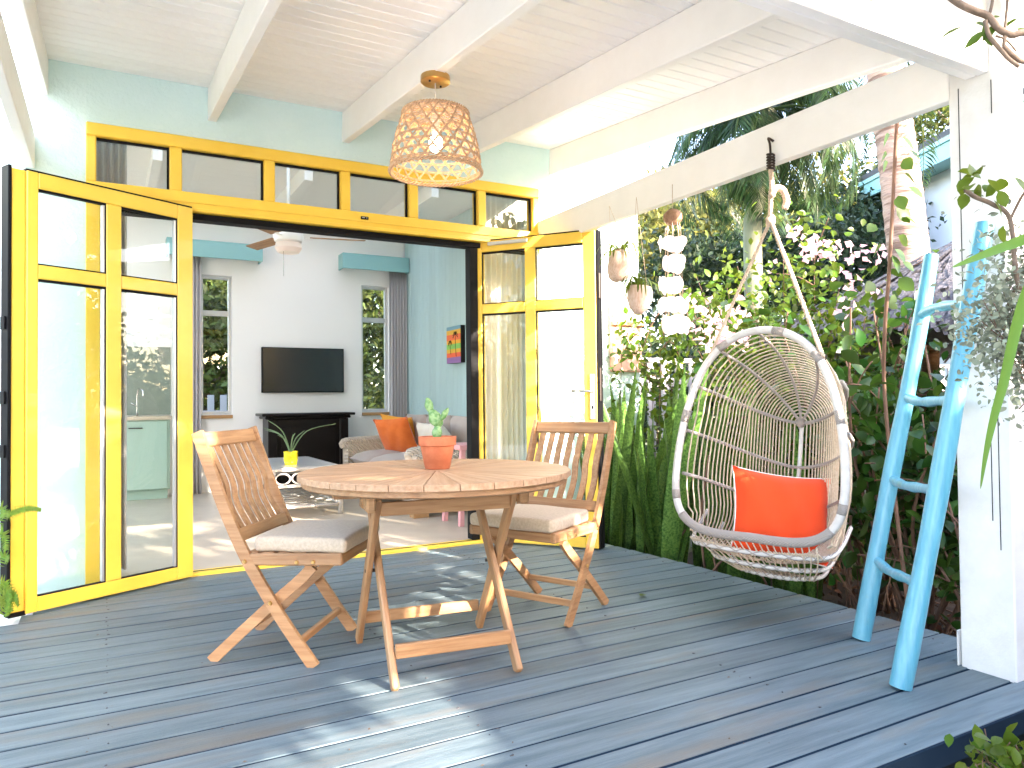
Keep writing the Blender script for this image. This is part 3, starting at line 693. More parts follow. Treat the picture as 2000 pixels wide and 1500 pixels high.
# ------------------------------------------------------------------ hanging chair
PHI, TIL = .30, .15
P0 = at(1480, 1057, 3.35)
lat = Vector((math.sin(PHI), -math.cos(PHI), 0)); bkv = Vector((math.cos(PHI), math.sin(PHI), 0)); upl = Vector((0, 0, math.cos(TIL)))+bkv*math.sin(TIL)
hc = thing('hanging_chair', (2.72, 2.45, 0), label='whitewashed rattan egg chair hanging on a rope beside the ladder', cat='hanging chair')
hml = Vector(hc.location)
nrm = lat.cross(upl).normalized()
if nrm.dot(bkv) < 0: nrm = -nrm
def hp_(a, b, d=0): return P0+lat*(a-.035)+upl*b+nrm*d-hml
half = [(0, .012), (.12, .010), (.22, .016), (.30, .038), (.363, .085), (.398, .155), (.410, .25), (.407, .36), (.394, .48), (.371, .60), (.336, .715), (.286, .82), (.215, .905), (.115, .965), (0, .985)]
hw = lambda b: float(np.interp(b, [p[1] for p in half[2:]], [p[0] for p in half[2:]]))
outl = smooth_path([(x, y, 0) for x, y in half]+[(-x, y, 0) for x, y in half[-2:0:-1]]+[(half[0][0], half[0][1], 0)], 4)[:-1]
seg_ = [p for p in outl if p.y < .10]; seg_.sort(key=lambda p: p.x)
tube('frame', [hp_(p.x, p.y, 0) for p in outl], .0185, 'rattanw', hc, 12, closed=True)
tube('front_wrap', [hp_(p.x, p.y, 0) for p in seg_], .0215, 'cord', hc, 12)
# cord windings on the frame
for i in (6, 20, 34, 44, 52, 62, 76, 90, 104):
    i %= len(outl); seg = [outl[(i+k) % len(outl)] for k in range(3)]
    tube('cord_wrap', [hp_(p.x, p.y, 0) for p in seg], .0198, 'cord', hc, 12)
HB = .60; DM = .50       # hub height and shell depth
def dep_(s): return DM*max(0, 1-s**2.3)**.62
def shell(a, b):
    wv = max(hw(max(min(b, .984), .05)), .02)
    if b > HB: s = math.hypot(a/ .40*1.0, (b-HB)/(.985-HB)); s = min(1, s)
    else: s = min(1, abs(a)/wv)
    return dep_(s)
def upath(s):
    """inverted U: from the front bar under the seat, up the back, over the hub and down again"""
    w0 = .392*s; top = (.985-HB)*s; d = dep_(s); pts = []
    def leg(sg):
        L = []
        bb = -.045-.075*math.sin(min(1, max(0, 1-s))*math.pi/2) if s < .9 else .02
        D = max(d, .02)
        dfront = .0 if s < .86 else D*.4
        for t in np.linspace(0, 1, 8):       # under the seat
            ang = t*math.pi/2
            b_ = bb+(.15-bb)*(1-math.cos(ang))*.999; dd = dfront+(D-dfront)*math.sin(ang)
            if t == 0: b_ = bb*.35; dd = dfront
            elif t < .3: b_ = bb*.8; 
            L.append((sg*min(w0, hw(.08) if b_ < .1 else 9)*(.93+.07*t), b_, dd))
        for b_ in np.linspace(.22, HB, 7): L.append((sg*hw(b_)*s if s > .6 else sg*w0*(.97+.03*math.sin(b_*4)), b_, d))
        return L
    A = leg(-1); arc = [(-(hw(HB)*s if s > .6 else w0)*math.cos(t), HB+top*math.sin(t), d) for t in np.linspace(0, math.pi, 19)[1:-1]]
    B = leg(1)[::-1]
    return A+arc+B
paths = []
ns = 30
for k in range(1, ns):
    s = k/ns; s = s**.74
    p = [hp_(*q) for q in upath(s)]; paths.append((p, .0040))
tubes('rattan_ribs', paths, 'rattan', hc, 5)
# cross battens following the shell
def batten(name, fn, r_, m, n=28, par=hc): return tube(name, [hp_(*fn(t)) for t in np.linspace(0, 1, n)], r_, m, par, 8)
for b_, kk in ((HB, 1.), (.37, 1.), (.15, 1.)):
    batten('batten', lambda t, b_=b_: ((2*t-1)*hw(b_)*.99, b_+.135*abs(2*t-1)**1.6, dep_(abs(2*t-1)*.995)+.010), .0085, 'rattanw')
    batten('cord_binding', lambda t, b_=b_: ((2*t-1)*hw(b_)*.99, b_+.135*abs(2*t-1)**1.6, dep_(abs(2*t-1)*.995)-.001), .0082, 'cord')
for ang in (R(58), R(95), R(128)):
    batten('cord_binding', lambda t, a=ang: (hw(HB)*t*math.cos(a), HB+(.985-HB)*t*math.sin(a), dep_(min(.995, t))), .0075, 'cord', 16)
batten('spine', lambda t: (.0, HB-.56*t, DM+.012-.05*t*t), .011, 'rattanw', 12)
ellipsoid('hub', hp_(0, HB, DM), (.024, .024, .024), 'cord', hc)
# basket rings under the front bar
for b_, d0, dd, wd, sh_ in ((-.050, .02, .40, .335, .0), (-.108, .08, .36, .285, .03), (-.152, .16, .28, .23, .055)):
    L_ = [(-wd-.045+sh_*.3, b_+.16, d0+.26), (-wd-.03+sh_*.6, b_+.06, d0+.13), (-wd+.015+sh_, b_+.012, d0+.035), (-wd+.10+sh_, b_, d0), (sh_, b_-.006, d0-.01), (wd-.10+sh_*.6, b_, d0), (wd+.0+sh_*.3, b_+.02, d0+.05), (wd+.02, b_+.07, d0+.13), (wd+.01, b_+.15, d0+.25)]
    pts = [hp_(*q) for q in smooth_path(L_, 6)]; pts = [Vector(q) for q in pts]
    tube('basket_ring', pts, .0095, 'rattanw', hc, 8)
    paths = []
    for ph in (0, math.pi):
        for sg in (1, -1):
            n_ = 400; pth = []
            for j in range(n_+1):
                f_ = j/n_*(len(pts)-1.001); i0 = int(f_); i1 = i0+1; p = pts[i0].lerp(pts[i1], f_-int(f_))
                th = sg*f_*1.55+ph; pth.append(p+Vector((0, 0, 1))*.0105*math.sin(th)+bkv*.0105*math.cos(th))
            paths.append((pth, .0022))
    tubes('cord_binding', paths, 'cord', hc, 4)
# slanted canes between the front bar and the basket rings
paths = []
for k in range(19):
    a = -.30+.6*k/18
    paths.append(([hp_(a, .006, .0), hp_(a*.92+.03, -.050, .012), hp_(a*.78+.045, -.108, .07), hp_(a*.60+.055, -.152, .15), hp_(a*.45+.05, -.15, .34)], .0032))
tubes('basket_canes', paths, 'rattan', hc, 5)
# rope and hook
hk = Vector((2.762, 2.425, 2.175))-hml; kn = at(1505, 430, 3.50)-hml
tube('hook', smooth_path([hk+Vector((-.004, .0, .03)), hk+Vector((-.026, .012, .045)), hk+Vector((-.034, -.004, .012)), hk+Vector((-.026, -.0, -.035))], 4), .0055, 'iron', hc)
top = hk+Vector((-.026, 0, -.03))
tube('spring', [top+Vector((.016*math.cos(t), .016*math.sin(t), -.012*t/math.pi/2*1.1)) for t in np.linspace(0, 2*math.pi*6, 90)], .005, 'iron', hc, 6)
def rope(name, pts, r_, par, tw=70):
    L = smooth_path(pts, 14); paths = []
    acc = [0]
    for i in range(1, len(L)): acc.append(acc[-1]+(L[i]-L[i-1]).length)
    for ph in (0, 2.094, 4.189):
        q = []
        for i, p in enumerate(L):
            t = (L[min(i+1, len(L)-1)]-L[max(i-1, 0)]).normalized(); a = t.orthogonal().normalized() if abs(t.z) < .2 else (Vector((1, 0, 0))-t*t.x).normalized(); b = t.cross(a)
            th = acc[i]*tw+ph; q.append(p+a*math.cos(th)*r_*.5+b*math.sin(th)*r_*.5)
        paths.append((q, r_*.62))
    return tubes(name, paths, 'rope', par, 6)
sb = top+Vector((0, 0, -.075))
rope('rope', [sb, sb+Vector((0, -.004, -.09)), kn.lerp(sb, .5), kn+Vector((0, 0, .03)), kn], .0115, hc, 160)
lp = sb+Vector((0, 0, -.10)); s_ = rt
rope('rope_loop', [lp+Vector((0, 0, -.03)), lp+s_*.02+Vector((0, 0, .01)), lp+s_*.055+Vector((0, 0, .0)), lp+s_*.072+Vector((0, 0, -.05)), lp+s_*.062+Vector((0, 0, -.085))], .015, hc, 150)
ellipsoid('knot', kn, (.022, .022, .028), 'rope', hc, noise=.2)
for sg in (-1, 1):
    e = hp_(sg*hw(.80)*1.0, .80 if sg < 0 else .84, .0); o_ = kn.lerp(e, .5)+Vector((0, 0, .004))
    rope('rope', [kn, kn.lerp(e, .25), o_, kn.lerp(e, .8), e], .0095 if sg < 0 else .011, hc, 170)
    tube('ring', [e+rt*.014*math.cos(t)+Vector((0, 0, 1))*.014*math.sin(t) for t in np.linspace(0, 2*math.pi, 14, endpoint=False)], .003, 'iron', hc, 6, closed=True)
# orange cushion in it
cm = at(1526, 1008, 3.60)
xr_ = (rt*.985+up_*(-.13)).normalized(); zz = (-(fw*.93)+Vector((0, 0, .30))+lat*.0); zz = (zz-xr_*zz.dot(xr_)).normalized(); yy = zz.cross(xr_)
oc = pillow('cushion', .50, .44, .17, 'orange', None, Matrix.Translation(cm) @ Matrix(((xr_.x, yy.x, zz.x), (xr_.y, yy.y, zz.y), (xr_.z, yy.z, zz.z))).to_4x4(), 'piping', .16)
tag(oc, 'bright orange cushion with white piping lying in the hanging chair', 'cushion')

# ------------------------------------------------------------------ inside the room
tv = tag(box('television', (1.545, 8.735, 1.10), (2.495, 8.785, 1.625), 'black', None, .004), 'flat black television mounted on the white back wall', 'television')
box('screen', (-.463, -.0275, -.250), (.463, -.0252, .252), 'tv', tv, 0); box('wall_mount', (-.1, .0255, -.1), (.1, .064, .1), 'black', tv)
cab = thing('fireplace_cabinet', (2.0, 8.6, 0), label='black wooden mantel cabinet standing below the television', cat='cabinet')
box('body', (-.44, -.17, 0), (.44, .19, .80), 'dark', cab, .006); box('top', (-.52, -.24, .835), (.52, .19, .865), 'dark', cab, .006); box('moulding', (-.48, -.20, .801), (.48, .19, .834), 'dark', cab, .012)
for s in (-1, 1): box('pilaster', (s*.40-.05, -.195, .0), (s*.40+.05, -.171, .80), 'dark', cab, .006)
box('panel', (-.30, -.18, .08), (.30, -.171, .70), 'dark', cab, .004)
def valance(x0, x1, label):
    v = thing('valance', ((x0+x1)/2, 8.7, 2.58), label=label, cat='valance'); h = (x1-x0)/2
    box('front_board', (-h, -.10, 0), (h, -.08, .17), 'tealp', v); box('end_board', (-h, -.079, 0), (-h+.02, .098, .17), 'tealp', v); box('end_board', (h-.02, -.079, 0), (h, .098, .17), 'tealp', v); box('top_board', (-h, -.10, .171), (h, .098, .185), 'tealp', v)
valance(.55, 1.535, 'teal curtain valance over the left back window'); valance(2.45, 3.29, 'teal curtain valance over the right back window beside the panelled wall')
def curtain(x0, x1, y, z0, z1, label, waves=7, amp=.028, alongy=False, m='curt'):
    n = 70; V = []; Fc = []
    for j, z in enumerate(np.linspace(z0, z1, 8)):
        for i in range(n+1):
            t = i/n; q = amp*math.sin(t*waves*2*math.pi+.6*math.sin(j*.7))*(1-.25*j/8); V.append((x0+(x1-x0)*t, y+q, z) if not alongy else (y+q, x0+(x1-x0)*t, z))
    for j in range(7):
        for i in range(n): a = j*(n+1)+i; Fc.append((a, a+1, a+n+2, a+n+1))
    me = mesh('curtain', V, Fc, True); o = newobj('curtain', me, None, m)
    md = o.modifiers.new('s', 'SOLIDIFY'); md.thickness = .004
    return tag(o, label, 'curtain')
curtain(3.06, 3.285, 8.70, .03, 2.6, 'grey curtain hanging between the right back window and the panelled wall', 6)
curtain(.72, .90, 8.70, .0, 2.6, 'grey curtain hanging left of the left back window', 5)
curtain(-.13, .10, 4.93, .02, 2.62, 'grey curtain behind the left end of the yellow door frame', 6)
curtain(2.45, 2.85, 4.93, .02, 2.62, 'pale curtain behind the right end of the yellow door frame', 9, m='curtp')
fan = thing('ceiling_fan', (1.30, 6.15, -.035), label='white ceiling fan with pale wooden blades and a glass light', cat='fan')
tube('rod', [(0, 0, 3.0), (0, 0, 2.42)], .012, 'white', fan); lathe('motor', [(.01, 2.46), (.07, 2.45), (.115, 2.42), (.12, 2.38), (.11, 2.345), (.08, 2.335), (.01, 2.335)], 'white', fan)
lathe('light_bowl', [(.01, 2.335), (.10, 2.33), (.108, 2.29), (.085, 2.255), (.01, 2.24)], 'capiz', fan)
for k in range(3):
    a = R(-12+120*k); d = Vector((math.cos(a), math.sin(a), 0)); pd = Vector((-d.y, d.x, .18)).normalized()
    o = stick('blade', d*.17+Vector((0, 0, 2.385)), d*.62+Vector((0, 0, 2.385)), .115, .008, 'teak', fan, up=(d.cross(pd)), bev=.003); stick('blade_arm', d*.10+Vector((0, 0, 2.375)), d*.19+Vector((0, 0, 2.379)), .03, .006, 'white', fan, bev=.001)
tube('pull_chain', [(-.05, -.05, 2.26), (-.05, -.05, 2.05)], .002, 'steel', fan, 5)
# picture with palms at sunset
pic = tag(box('picture', (3.245, 7.01, 1.39), (3.298, 7.37, 1.785), 'dark', None, .003), 'small canvas with two black palm trees against rainbow bands on the teal wall', 'picture')
bands = [((.15, .33, .42), .10), ((.80, .45, .05), .12), ((.85, .16, .05), .16), ((.85, .40, .03), .10), ((.22, .50, .10), .14), ((.80, .45, .04), .10), ((.85, .13, .05), .12), ((.30, .15, .36), .16)]
z = .1975
for i, (c, h) in enumerate(bands):
    h *= .395; mm = mat('band_colour', c, .6); box('painted_band', (-.0282, -.18, z-h), (-.0267, .18, z), mm, pic, 0); z -= h
for (yy_, zt, zb, k) in ((.0-.05, .10, -.13, 1.), (.085, .02, -.10, .8)):
    Vp, Fp = tube_geo(smooth_path([(-.0295, yy_-.02, zb), (-.0295, yy_-.005, (zt+zb)/2), (-.0295, yy_, zt)], 4), .003*k, 5)
    for a in range(7):
        th = R(-20+a*36); tube_geo(smooth_path([(-.0295, yy_, zt), (-.0295, yy_+.035*k*math.cos(th), zt+.03*k*math.sin(th)+.008), (-.0295, yy_+.06*k*math.cos(th), zt+.045*k*math.sin(th)-.015)], 3), .004*k, 4, V=Vp, Fc=Fp)
    newobj('painted_palm', mesh('painted_palm', Vp, Fp), pic, 'black')
# coffee table
ct = thing('coffee_table', (1.52, 7.08, 0), label='white rattan coffee table in front of the sofa', cat='coffee table')
box('top', (-.31, -.64, .40), (.31, .64, .425), 'rattanw', ct, .006); box('glass_top', (-.27, -.60, .4255), (.27, .60, .430), 'tvg' if 'tvg' in M else 'alu', ct, 0)
for sx in (-1, 1):
    for sy in (-1, 1):
        tube('leg', [(sx*.29, sy*.62, 0), (sx*.29, sy*.62, .40)], .022, 'rattanw', ct, 10)
for sx in (-1, 1):
    tube('rail', [(sx*.29, -.62, .09), (sx*.29, .62, .09)], .014, 'rattanw', ct); tube('rail', [(sx*.29, -.62, .27), (sx*.29, .62, .27)], .014, 'rattanw', ct)
for sy in (-1, 1):
    tube('rail', [(-.29, sy*.62, .09), (.29, sy*.62, .09)], .014, 'rattanw', ct); tube('rail', [(-.29, sy*.62, .27), (.29, sy*.62, .27)], .014, 'rattanw', ct)
    for k in range(4): 
        cx0 = -.21+k*.14; tube('ring', [(cx0+.062*math.cos(t), sy*.62, .335+.045*math.sin(t)) for t in np.linspace(0, 2*math.pi, 18, endpoint=False)], .008, 'rattanw', ct, 6, closed=True)
for sx in (-1, 1):
    for k in range(8):
        cy0 = -.54+k*.154; tube('ring', [(sx*.29, cy0+.068*math.cos(t), .335+.045*math.sin(t)) for t in np.linspace(0, 2*math.pi, 18, endpoint=False)], .008, 'rattanw', ct, 6, closed=True)
for k in range(8): tube('shelf_bar', [(-.28, -.5+k*.145, .095), (.28, -.5+k*.145, .095)], .008, 'rattanw', ct, 6)
ap = thing('yellow_pot', (1.44, 6.75, .4302), label='small glossy yellow pot on the white coffee table', cat='flower pot')
lathe('pot_body', [(.002, 0), (.048, 0), (.055, .01), (.062, .05), (.060, .105), (.063, .108), (.063, .122), (.056, .122), (.054, .10), (.002, .10)], 'potyel', ap, 32)
al = thing('aloe', (1.44, 6.75, .53), label='aloe plant with curved pointed leaves in the yellow pot', cat='plant')
for a, l, lean in ((2.9, .25, .9), (3.3, .30, .55), (2.6, .24, 1.15), (.3, .20, .5), (.1, .30, 1.1), (1.5, .16, .3), (4.2, .18, .7), (5.2, .2, .8)):
    l *= 1.2; d = Vector((math.cos(a-YAW), math.sin(a-YAW), 0)); pts = smooth_path([(0, 0, 0), d*l*lean*.35+Vector((0, 0, l*.55)), d*l*lean+Vector((0, 0, l*(.95-.2*lean)))], 5)
    V, Fc = tube_geo(pts, [.011*(1-i/(len(pts)))**.6+.001 for i in range(len(pts))], 6, flat=.5); newobj('leaf', mesh('leaf', V, Fc, True), al, 'aloe')
# sofa
sf = thing('sofa', (2.72, 6.9, 0), label='wicker sofa with grey cushions against the teal panelled wall', cat='sofa')
def swick(name, lo, hi): return box(name, lo, hi, 'wick', sf, .03)
swick('base', (-.42, -.98, .10), (.52, .98, .30)); swick('back', (.42, -1.05, .12), (.56, 1.05, .62))
for s in (-1, 1):
    swick('arm', (-.47, s*1.0-.07 if s < 0 else s*1.0-.05, .08), (.50, s*1.0+.05 if s < 0 else s*1.0+.07, .55)); V = []
    tube('arm_top', smooth_path([(-.46, s*1.0, .50), (-.44, s*1.0, .555), (.0, s*1.0, .57), (.48, s*1.0, .60)], 5), .045, 'wick', sf, 10)
    for x in (-.40, .42): box('foot', (x-.06, s*1.0-.05, .0), (x+.08, s*1.0+.05, .079), 'wood', sf)
for k in range(3):
    y = -.61+k*.62
    o = pillow('seat_cushion', .78, .60, .20, 'sofac', sf, Matrix.Translation((-.05, y, .38)), pinch=.02)
    o = pillow('back_cushion', .60, .52, .24, 'sofac', sf, Matrix.Translation((.30, y, .60)) @ Matrix.Rotation(R(72), 4, 'Y') @ Matrix.Rotation(R(90), 4, 'Z'), pinch=.05)
def sp_(label, loc, m, s, yaw, tilt=70, roll=0):
    o = pillow('pillow', s, s, .16, m, None, Matrix.Translation(loc) @ Matrix.Rotation(R(yaw), 4, 'Z') @ Matrix.Rotation(R(tilt), 4, 'Y') @ Matrix.Rotation(R(90+roll), 4, 'Z'), pinch=.10); return tag(o, label, 'pillow')
sp_('mustard yellow pillow leaning behind the orange one on the sofa', (2.80, 7.62, .64), 'mustard', .44, 28, 62, 6)
sp_('rust orange pillow at the far end of the wicker sofa', (2.66, 7.36, .62), 'orange2', .44, 35, 62, -4)
sp_('beige pillow near the middle of the wicker sofa', (2.74, 6.55, .61), 'beige', .38, 8, 62, 3); sp_('sand coloured pillow behind the cactus on the wicker sofa', (2.72, 6.25, .60), 'beige', .40, -12, 62, 5)
st = thing('stool', (2.60, 5.45, 0), label='pale pink stool between the sofa and the black door jamb', cat='stool')
box('seat', (-.17, -.17, .60), (.17, .17, .64), 'pink', st); 
for sx in (-1, 1):
    for sy in (-1, 1): stick('leg', (sx*.13, sy*.13, .599), (sx*.16, sy*.16, 0), .04, .04, 'pink', st)
# kitchen
M['kgreen'] = mat('kitchen_green', (.36, .50, .42), .5)
kc = thing('kitchen_unit', (-.4, 8.45, 0), label='pale green kitchen base unit with a stone worktop at the back of the room', cat='kitchen unit')
box('carcass', (-1.2, 0, .10), (.97, .33, .82), 'kgreen', kc); box('plinth', (-1.2, .05, 0), (.95, .33, .099), 'kgreen', kc); box('worktop', (-1.25, -.03, .821), (.99, .33, .86), 'roomfloor', kc)
for k in range(3):
    dd = box('door', (.955-.60*(k+1), -.018, .11), (.945-.60*k, -.001, .81), 'kgreen', kc); tube('handle', [(-.06, -.01, .28), (-.05, -.03, .28), (.05, -.03, .28), (.06, -.01, .28)], .006, 'dsteel', dd)
tp = thing('tap', (.27, 8.62, .861), label='chrome swan neck kitchen tap on the worktop', cat='tap')
tube('spout', smooth_path([(0, 0, 0), (0, 0, .22), (.02, -.03, .28), (.05, -.08, .26), (.055, -.09, .20)], 4), .011, 'steel', tp); tube('lever', [(0, -.01, .10), (-.06, -.03, .14)], .006, 'steel', tp)
M['tilek'] = mat('splashback', (.22, .26, .22), .25, c2=(.26, .30, .25), noise=3)
tag(box('splashback', (-1.6, 8.785, .87), (.60, 8.799, 1.6), 'tilek', None, 0), 'grey green tiled splashback above the kitchen worktop', 'splashback')

# ------------------------------------------------------------------ things hanging from the purlin
wc = thing('wind_chime', (2.752, 3.02, 0), label='white capiz shell wind chime hanging below a coconut from the right beam', cat='wind chime')
DC = 4.0
def cpt(px, py): return at(px, py, DC)-Vector(wc.location)
topc = cpt(1315, 348); cc = cpt(1314, 424)
tube('string', [cc+Vector((0, 0, .18)), cc], .0016, 'rope', wc, 4)
ellipsoid('coconut', cc, (.052, .052, .044), 'coco', wc, noise=.03)
disc_t = []
V = [(0, 0, .004)]; Fc = []
for j in range(20):
    a = 2*math.pi*j/20; k = 1+.03*math.sin(3*a); V.append((math.cos(a)*k, math.sin(a)*k, .06*math.sin(a*2)))
for j in range(20): Fc.append((0, 1+j, 1+(j+1) % 20))
dme = mesh('shell', V, Fc, True); dme.materials.append(M['capiz'])
for (px, py, rr, n_, dr, tilt_) in ((1312, 477, .062, 9, .036, .9), (1317, 516, .045, 8, .042, .35), (1308, 556, .052, 8, .042, .5), (1316, 598, .064, 9, .040, .3), (1320, 634, .056, 9, .048, .35)):
    c = cpt(px, py)
    for k in range(n_):
        a = 2*math.pi*k/n_+random.random()*.3; d = Vector((math.cos(a), math.sin(a), 0)); p = c+d*rr+Vector((0, 0, random.uniform(-.012, .012)))
        zax = (d+Vector((0, 0, random.uniform(-tilt_*.6, tilt_*.1)))+Vector((random.uniform(-.3, .3), random.uniform(-.3, .3), 0))).normalized(); xa = Vector((0, 0, 1)).cross(zax).normalized(); ya = zax.cross(xa)
        o = bpy.data.objects.new('shell', dme); col.objects.link(o); o.parent = wc
        o.matrix_basis = Matrix(((xa.x, ya.x, zax.x, p.x), (xa.y, ya.y, zax.y, p.y), (xa.z, ya.z, zax.z, p.z), (0, 0, 0, 1))) @ Matrix.Scale(dr*random.uniform(.9, 1.1), 4)
pb = cpt(1318, 640); paths = []
for k in range(8):
    a = 2*math.pi*k/8; d = Vector((math.cos(a), math.sin(a), 0)); paths.append(([cc+d*.03, cc+d*.042+Vector((0, 0, -.09)), Vector((pb.x, pb.y, pb.z))+d*.045], .0012))
tubes('strings', paths, 'rope', wc, 4)
for k in range(8):
    a = 2*math.pi*k/8; ellipsoid('bead', cc+Vector((math.cos(a)*.038, math.sin(a)*.038, -.062)), (.006, .006, .008), 'rope', wc, seg=8, ring=6)
def spider(name, c, label, n, L, hang=1.0, m='lime'):
    t = thing(name, c, label=label, cat='plant')
    for k in range(n):
        a = random.random()*2*math.pi; l = L*random.uniform(.6, 1.15); d = Vector((math.cos(a), math.sin(a), 0)); h_ = random.uniform(.3, .9)
        P = smooth_path([(0, 0, 0), d*l*.35+Vector((0, 0, l*h_*.6)), d*l*.75+Vector((0, 0, l*h_*.5)), d*l*1.0+Vector((0, 0, l*(h_*.5-.55*hang)))], 4)
        V = []; Fc = []; sd = Vector((-d.y, d.x, 0))
        for i, p in enumerate(P):
            w_ = .0075*math.sin(math.pi*min(1, (i+1.2)/(len(P)+.4)))+.0008; V += [p-sd*w_+Vector((0, 0, .002)), p, p+sd*w_+Vector((0, 0, .002))]
        for i in range(len(P)-1): a0 = 3*i; Fc += [(a0, a0+1, a0+4, a0+3), (a0+1, a0+2, a0+5, a0+4)]
        newobj('leaf', mesh('leaf', V, Fc, True), t, m)
    return t
def cocopot(cpx, cpy, dd, sc_, tilt, label, plabel, strx, stry):
    c = at(cpx, cpy, dd); t = thing('coconut_planter', c, label=label, cat='planter')
    rot = Matrix.Rotation(-YAW, 4, 'Z') @ Matrix.Rotation(R(tilt), 4, 'Y')
    lathe('husk', [(.001, -.095*sc_), (.025*sc_, -.088*sc_), (.055*sc_, -.055*sc_), (.076*sc_, .0), (.075*sc_, .05*sc_), (.062*sc_, .075*sc_), (.055*sc_, .06*sc_), (.001, .05*sc_)], 'cocof', t, 28, rot=rot)
    s = at(strx, stry, dd)-c; tubes('strings', [([s, Vector((q*.06*sc_, 0, .06*sc_))], .0011) for q in (-1, 1)], 'rope', t, 4)
    spider('spider_plant', c+Vector((0, 0, .055*sc_)), plabel, 26, .16)
cocopot(1212, 520, 4.50, 1.12, 28, 'tilted coconut husk planter hanging nearest the right door leaf', 'spider plant arching out of the tilted coconut planter', 1190, 402)
cocopot(1249, 584, 4.28, .98, 6, 'upright coconut husk planter hanging beside the wind chime', 'spider plant trailing out of the upright coconut planter', 1243, 385)

# ------------------------------------------------------------------ plaque on the sunlit wall
M['clay'] = mat('clay_relief', (.66, .38, .28), .8); M['aqua'] = mat('aqua_glaze', (.40, .66, .60), .5)
pq = tag(box('wall_plaque', (3.40, 4.585, 1.20), (3.70, 4.622, 1.72), 'clay', None, .01), 'clay wall plaque with small aqua arches on the sunlit white wall', 'plaque')
box('ledge', (-.16, -.05, .10), (.15, -.0195, .13), 'wood', pq)
for zz_ in (-.06, .19):
    for k in range(4):
        x = -.11+k*.07; tube('arch', [(x+.024*math.cos(t), -.022, zz_+.034*math.sin(t)) for t in np.linspace(-.5, math.pi+.5, 12)], .006, 'aqua', pq, 6)

# ------------------------------------------------------------------ garden
fence = thing('picket_fence', (3.75, 5.25, -.4), label='pale picket fence running behind the garden from the house corner', cat='fence')
for k in range(34):
    x = .05+k*.165; o = box('picket', (x, 0, .0), (x+.088, .02, 1.72), 'picket', fence, .004)
box('rail', (0, .0205, 1.50), (5.6, .055, 1.58), 'picket', fence); box('rail', (0, .0205, .35), (5.6, .055, .43), 'picket', fence); box('cap_rail', (0, -.02, 1.7205), (5.6, .05, 1.76), 'picket', fence)

def blade(h, wd, lean, az, twist=0, bend=0.15):
    d = Vector((math.cos(az), math.sin(az), 0)); s = Vector((-math.sin(az+twist), math.cos(az+twist), 0)); V = []; Fc = []; n = 9
    for i in range(n+1):
        t = i/n; w_ = wd*(.45+.55*math.sin(math.pi*min(1, t*1.15+.12))) if t < .75 else wd*(1-t)/.25*.72+.0005
        s2 = (s+d*.5*math.sin(twist*2+t*1.6)).normalized(); nn = Vector((0, 0, 1)).cross(s2).normalized()
        c = d*(lean*t+bend*lean*t*t*t)*h+Vector((0, 0, h*t*(1-.12*lean*t))); V += [c-s2*w_+nn*w_*.25, c, c+s2*w_+nn*w_*.25]
    for i in range(n): a0 = 3*i; Fc += [(a0, a0+1, a0+4, a0+3), (a0+1, a0+2, a0+5, a0+4)]
    return mesh('leaf', V, Fc, True)
blades = []
for k in range(9): blades.append(blade(random.uniform(1.05, 1.6), random.uniform(.040, .056), random.choice((.04, .10, .17, .28)), 0, random.uniform(-1, 1)))
for b_ in blades: b_.materials.append(M['snake'])
clumps = [(3.16, 4.20), (3.33, 4.32), (3.24, 3.98), (3.45, 4.08), (3.28, 3.74), (3.55, 3.86), (3.36, 3.52), (3.62, 3.62), (3.45, 3.30), (3.72, 3.42), (3.50, 4.42), (3.25, 4.45), (3.84, 3.9), (3.60, 3.05), (3.42, 2.95)]
labs = ['at the deck edge just right of the right door leaf', 'behind the one nearest the right door leaf', 'at the deck edge, second from the door leaf', 'deep in the bed below the coconut planters', 'at the deck edge below the shell chime', 'deep in the bed below the shell chime', 'at the deck edge left of the hanging chair', 'behind the left rim of the hanging chair', 'seen just left of the hanging chair seat', 'seen through the canes of the hanging chair', 'against the sunlit wall behind the rest of the row', 'against the sunlit wall beside the door leaf', 'farthest right in the back of the row by the fence', 'behind the lower back of the hanging chair', 'at the deck edge under the hanging chair']
for i, (x, y) in enumerate(clumps):
    t = thing('snake_plant', (x, y, -.36), label='snake plant '+labs[i], cat='snake plant', group='snake plants along the deck edge')
    for k in range(7):
        o = bpy.data.objects.new('leaf', random.choice(blades)); col.objects.link(o); o.parent = t
        sc_ = random.uniform(.85, 1.25)*(1.0 if y > 3.3 else .8); o.matrix_basis = Matrix.Translation((random.uniform(-.09, .09), random.uniform(-.09, .09), 0)) @ Matrix.Rotation(random.uniform(0, 6.28), 4, 'Z') @ Matrix.Scale(sc_, 4)

